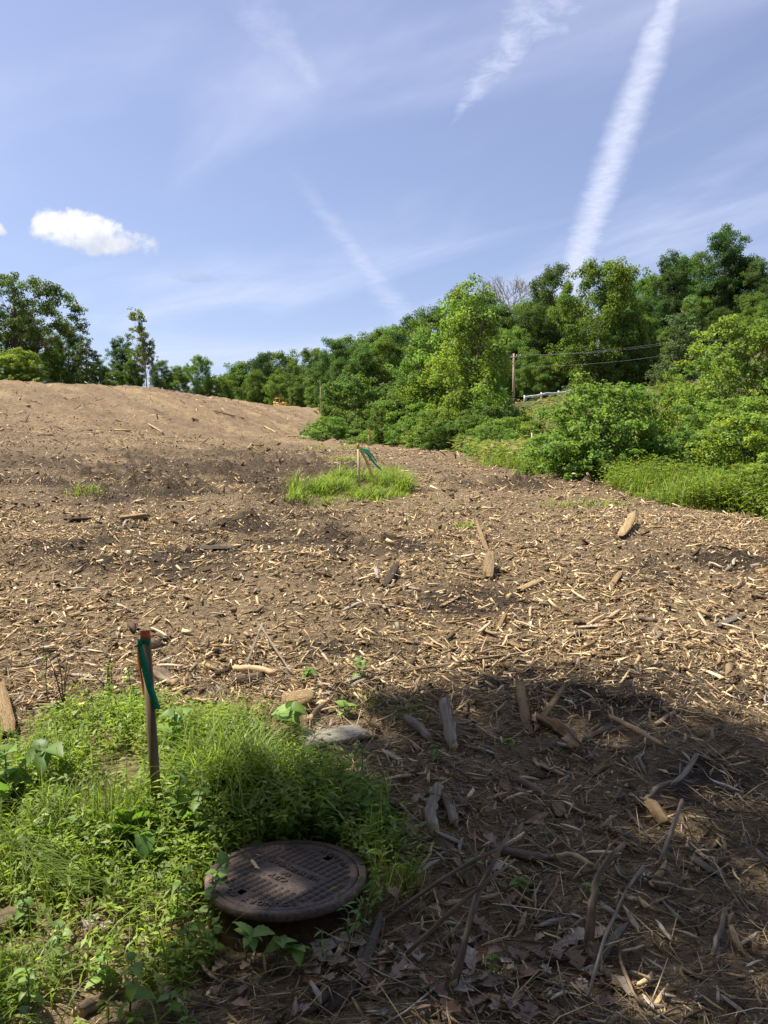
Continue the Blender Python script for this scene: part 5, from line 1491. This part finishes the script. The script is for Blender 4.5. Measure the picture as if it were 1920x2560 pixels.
# weeds along the right side of the clearing
r_ = np.random.default_rng(19); n = 34000
y = r_.uniform(9.5, 24, n); u = edge_u(y) + .015 + np.abs(r_.normal(0, .09, n)) - .05 * r_.random(n) ** 2; x = u * y
k = (u < .60) & (r_.random(n) < np.clip(.55 + 2.2 * fbm(x * 1.1, y * 1.1, 4, 3), .03, 1)); x, y = x[k], y[k]
h = len(x) // 2
add_stuff('weed_grass', blades(x[:h], y[:h], (.10 + .55 * np.clip(.45 + 1.4 * vnoise(x[:h] * 1.3, y[:h] * 1.3, 3), 0, 1)) * r_.uniform(.4, 1.4, h), .014, 21, np.concatenate([GREEN * .8, GREEN * .65, DRY[:1]]), .6, 4), 'grass', 'rank green grass along the right edge of the clearing')
add_stuff('weed_cover', sprigs(x[h:], y[h:], (.10 + .55 * np.clip(.4 + 1.5 * vnoise(x[h:] * 1.2, y[h:] * 1.2, 8), 0, 1)) * r_.uniform(.4, 1.3, len(x) - h), .085, 23, np.concatenate([GREEN * .8, GREEN * .6]), 6), 'grass', 'leafy weeds along the right edge of the clearing', 'weeds')
# scrub on the road bank and the far edge strip
n = 21000; y = np.exp(r_.uniform(math.log(22), math.log(64), n)); u = edge_u(y) + .01 + .5 * r_.random(n) ** 1.4; x = u * y
k = (u < .58) & (r_.random(n) < np.clip(.42 + 1.8 * fbm(x * .35, y * .35, 14, 3), .03, 1)); x, y = x[k], y[k]
BANK = np.array([(.15, .21, .055), (.19, .21, .075), (.26, .22, .12), (.32, .25, .15), (.12, .18, .05)])
add_stuff('bank_scrub', sprigs(x, y, .55 * r_.uniform(.4, 1.3, len(x)), .26, 25, BANK, 6), 'grass', 'brownish green scrub covering the bank below the road', 'scrub')

# ------------------------------------------------------------------ broad-leaved plants
def leaf_mesh(kind, seed, col):
    r_ = np.random.default_rng(seed); n = 11
    t = np.linspace(0, 1, n)
    if kind == 'ovate': half = .30 * np.sin(np.clip(t, 0, 1) ** .72 * math.pi) ** .9
    elif kind == 'heart': half = .46 * np.sin(np.clip(t * .93 + .07, 0, 1) ** .55 * math.pi) ** .8
    else: half = .13 * np.sin(t ** .8 * math.pi)
    half = np.maximum(half, .006)
    tooth = 1 + (.03 if kind == 'heart' else .08) * np.where(np.arange(n) % 2, 1, -1)
    V = []
    droop = r_.uniform(.15, .5); fold = r_.uniform(.15, .5)
    for i in range(n):
        z = -droop * t[i] ** 2 + .08 * t[i]
        h = half[i] * tooth[i]
        V += [(-h, t[i] - droop * .2 * t[i] ** 2, z + fold * h + r_.normal(0, .01)), (0, t[i] - droop * .2 * t[i] ** 2, z), (h, t[i] - droop * .2 * t[i] ** 2, z + fold * h + r_.normal(0, .01))]
    F = [(3 * i + k, 3 * i + 1 + k, 3 * i + 4 + k, 3 * i + 3 + k) for i in range(n - 1) for k in (0, 1)]
    C = np.array(col)[None] * np.where(np.arange(len(V)) % 3 == 1, 1.2, 1.0)[:, None] * r_.uniform(.9, 1.1, (len(V), 1))
    return mesh_np('leaf_' + kind, np.array(V), np.array(F), M['herb'], C, True)
LF = {k: [leaf_mesh(k, 40 + i, np.array((.155, .24, .055)) * (.8 + .15 * i)) for i in range(4)] for k in ('ovate', 'heart', 'lance')}
STEM = mat_plain('green_stem', (.12, .17, .05), .6, .3)

def herb(px, py, H, n, leaf, kind, seed, label, lean=(0, 0), whorl=False, name='weed_plant', elev=.2, p=None):
    r_ = np.random.default_rng(seed)
    p = p or ground_at(px, py)
    o = empty(name, p)
    pts = [np.array((lean[0] * t * t, lean[1] * t * t, H * t - .02)) for t in np.linspace(0, 1, 6)]
    for q in pts[1:]: q[:2] += r_.normal(0, .02, 2) * H
    obj('stem', tubes_mesh('stem', [tube(pts, np.linspace(.0032, .0014, 6) * (1 + leaf * 4), 5)], STEM), o)
    for i in range(n):
        t = .25 + .75 * (i + .6) / n if not whorl else .93 + .07 * r_.random()
        k = min(t, .999) * 5; k0 = int(k); q = pts[k0] + (pts[min(k0 + 1, 5)] - pts[k0]) * (k - k0)
        a = i * 2.4 + r_.normal(0, .3) if not whorl else i * 6.283 / n + r_.normal(0, .2)
        sz = leaf * (1.1 - .45 * t if not whorl else 1) * r_.uniform(.75, 1.2)
        lf = obj('leaf', LF[kind][int(r_.integers(4))], o, q)
        lf.rotation_euler = Euler((elev + r_.normal(0, .3), r_.normal(0, .3), a))
        lf.scale = (sz, sz, sz)
    tag(o, label, 'plant')

HERBS = [
    (15, 2010, .26, 9, .17, 'heart', 'big broad-leaved plant at the left edge in sun', (0, 0)),
    (-40, 2080, .20, 7, .15, 'heart', 'second broad-leaved plant partly cut off by the left edge', (0, 0)),
    (90, 1985, .22, 6, .14, 'ovate', 'upright pale broad leaves right of the big left-edge plant', (.05, 0)),
    (436, 1915, .30, 8, .12, 'heart', 'heart-leaved plant just right of the near stake, half way up it', (0, 0)),
    (440, 2115, .33, 14, .085, 'ovate', 'tall toothed weed at the foot of the near stake', (.03, 0)),
    (478, 2140, .30, 14, .075, 'ovate', 'tall toothed weed right of the one at the stake foot', (.05, .02)),
    (345, 2185, .20, 5, .17, 'ovate', 'plant with one long pale leaf at the stake foot', (.03, 0)),
    (330, 2150, .22, 4, .13, 'heart', 'bluish broad-leaved seedling left of the stake foot', (0, 0)),
    (175, 2140, .16, 4, .14, 'heart', 'low plant with a large dull leaf at the left in half shade', (0, 0)),
    (430, 2330, .22, 12, .060, 'ovate', 'leafy seedling left of the manhole rim', (.06, 0)),
    (512, 2340, .20, 12, .065, 'ovate', 'leafy weed overlapping the left rim of the manhole', (.05, .03)),
    (520, 2290, .20, 9, .065, 'heart', 'ivy-like weed reaching over the left of the lid', (.06, .02)),
    (460, 2420, .16, 9, .058, 'ovate', 'sunlit seedling in front left of the manhole', (.02, 0)),
    (530, 2405, .15, 9, .055, 'ovate', 'seedling against the front left of the manhole wall', (.02, 0)),
    (612, 2425, .13, 7, .070, 'ovate', 'trifoliate seedling in front of the manhole wall', (.02, 0)),
    (690, 2432, .11, 7, .062, 'ovate', 'middle seedling in front of the manhole wall', (.02, 0)),
    (742, 2430, .09, 6, .055, 'ovate', 'small seedling right of the middle one at the manhole wall', (0, 0)),
    (808, 2405, .12, 7, .055, 'lance', 'narrow-leaved seedling at the front right of the manhole wall', (0, 0)),
    (872, 2375, .22, 12, .045, 'lance', 'upright narrow-leaved weed covering the right front rim', (-.04, 0)),
    (905, 2345, .18, 10, .045, 'lance', 'second narrow-leaved weed at the right front rim', (-.02, 0)),
    (690, 2065, .15, 12, .06, 'heart', 'round-leaved weed behind the lid', (0, 0)),
    (640, 2070, .14, 10, .06, 'heart', 'round-leaved weed behind the left of the lid', (0, 0)),
    (905, 1985, .22, 12, .055, 'ovate', 'leafy weed in front of the flat grey slab', (0, 0)),
    (930, 2060, .18, 12, .055, 'ovate', 'shaded weed behind the right of the lid', (0, 0)),
    (965, 2090, .16, 10, .050, 'ovate', 'shaded weed right of the lid near the curved grey log', (0, 0)),
    (800, 1960, .16, 10, .055, 'heart', 'small round-leaved weed left of the grey slab weed', (0, 0)),
    (835, 2030, .16, 10, .050, 'ovate', 'shaded weed behind the top of the lid', (0, 0)),
    (720, 1830, .15, 8, .14, 'heart', 'wilted broad leaves drooping over the cut wood block', (.02, -.03)),
    (770, 1700, .10, 5, .08, 'heart', 'small broad-leaved weed behind the cut wood block', (0, 0)),
    (900, 1700, .14, 7, .09, 'heart', 'dark broad-leaved weed at the tip of the shadow', (0, 0)),
    (860, 1790, .09, 5, .09, 'heart', 'broad-leaved weed right of the cut wood block', (0, 0)),
    (270, 1760, .26, 12, .06, 'ovate', 'tall leafy weed on the sunlit mound left of the stake', (0, 0)),
    (325, 1760, .24, 12, .06, 'ovate', 'leafy weed on the sunlit mound just left of the stake', (0, 0)),
    (120, 1760, .45, 7, .07, 'lance', 'spindly sapling with a few leaves at its top, far left', (-.03, 0)),
    (60, 2330, .15, 9, .065, 'ovate', 'weed beside the mossy log at the left edge', (0, 0)),
    (150, 2420, .16, 10, .06, 'ovate', 'weed in the shade at the lower left', (0, 0)),
    (250, 2480, .16, 10, .055, 'ovate', 'weed above the rotten log end at the bottom', (0, 0)),
    (330, 2540, .18, 9, .085, 'ovate', 'broad pale-leaved seedling at the bottom left of centre', (0, 0)),
    (70, 2540, .16, 10, .055, 'ovate', 'weed in the bottom left corner', (0, 0)),
    (430, 2550, .10, 8, .05, 'ovate', 'small weed at the bottom in the leaf litter', (0, 0)),
    (1230, 2450, .10, 8, .04, 'ovate', 'small green weed beside the thick dark dead stem', (0, 0)),
    (1300, 2230, .06, 6, .05, 'ovate', 'tiny weed in the mulch right of the first dead stem', (0, 0)),
    (1480, 2240, .05, 6, .05, 'ovate', 'tiny dark weed low in the mulch at the centre right', (0, 0)),
    (1180, 2200, .08, 6, .05, 'ovate', 'tiny weed between the grass tuft and the dead stem', (0, 0)),
    (1270, 1880, .08, 6, .05, 'ovate', 'small weed left of the bent branch', (0, 0)),
    (1090, 1900, .10, 8, .05, 'ovate', 'small shaded weed below the weathered stub', (0, 0)),
]
for i, (px, py, H, n, lf, kd, lab, ln) in enumerate(HERBS):
    herb(px, py, H * 1.15, n, lf * 1.12, kd, 700 + i, lab, ln, whorl=(kd == 'ovate' and n in (7, 6)), elev=.15 if kd != 'heart' else .35)

def bare_sapling(px, py, H, lab, seed):
    r_ = np.random.default_rng(seed); p = ground_at(px, py); parts = []
    for k in range(4):
        d = np.array((r_.normal(0, .35), r_.normal(0, .2), 1.0)); d /= np.linalg.norm(d); h = H * r_.uniform(.6, 1)
        parts.append(tube([(0, 0, -.02), d * h * .5 + r_.normal(0, .015, 3), d * h], [.005, .004, .0015], 5))
        s = d * h * .55; e = r_.normal(0, .3, 3); e[2] = .4
        parts.append(tube([s, s + e * h * .4], [.003, .001], 4, 0, 1, False))
    tag(obj('bare_sapling', tubes_mesh('bare_sapling', parts, M['logbark']), None, p), lab, 'sapling')
bare_sapling(160, 1765, .42, 'thin leafless brown stems at the upper left of the grass', 1)
bare_sapling(280, 1750, .38, 'thin leafless stem behind the sunlit mound', 2)

def flower(px, py, H, lab, seed):
    p = ground_at(px, py); o = empty('yellow_flower', p)
    obj('stem', tubes_mesh('stem', [tube([(0, 0, 0), (.01, 0, H * .5), (.015, -.01, H)], [.0018, .0015, .0012], 5)], STEM), o)
    for k in range(5):
        a = k * 1.2566; c = np.array((.015, -.01, H)); d = np.array((math.cos(a), math.sin(a), .35)); s = np.array((-math.sin(a), math.cos(a), 0))
        V = np.array([c, c + d * .012 - s * .008, c + d * .022, c + d * .012 + s * .008]); 
        obj('petal', mesh_np('petal', np.concatenate([V, V - np.array((0, 0, .0008))]), np.array([(0, 1, 2, 3), (7, 6, 5, 4)]), M['petal']), o)
    tag(o, lab, 'flower')
flower(308, 1790, .24, 'yellow flower on the sunlit mound left of the stake top', 1)
flower(200, 1845, .20, 'yellow flower lower on the sunlit mound', 2)

def lid_scrap(px, py, L, yaw, lab, seed):
    d = ray(px, py); z = MH.z + LIDZ; s = (z - CAMZ) / d.z
    o = obj('wood_scrap', SPL[seed]); o.location = (d.x * s, d.y * s, z + .006); o.rotation_euler = (0, 0, yaw); o.scale = (L, L * 1.5, L * 1.2)
    tag(o, lab, 'splinter')
lid_scrap(637, 2165, .085, math.radians(-55), 'pale wood splinter lying on the manhole lid', 2)
lid_scrap(646, 2140, .026, math.radians(-30), 'tiny pale chip lying above the splinter on the lid', 0)
lid_scrap(707, 2155, .012, .4, 'tiny pale crumb near the middle of the lid', 5)
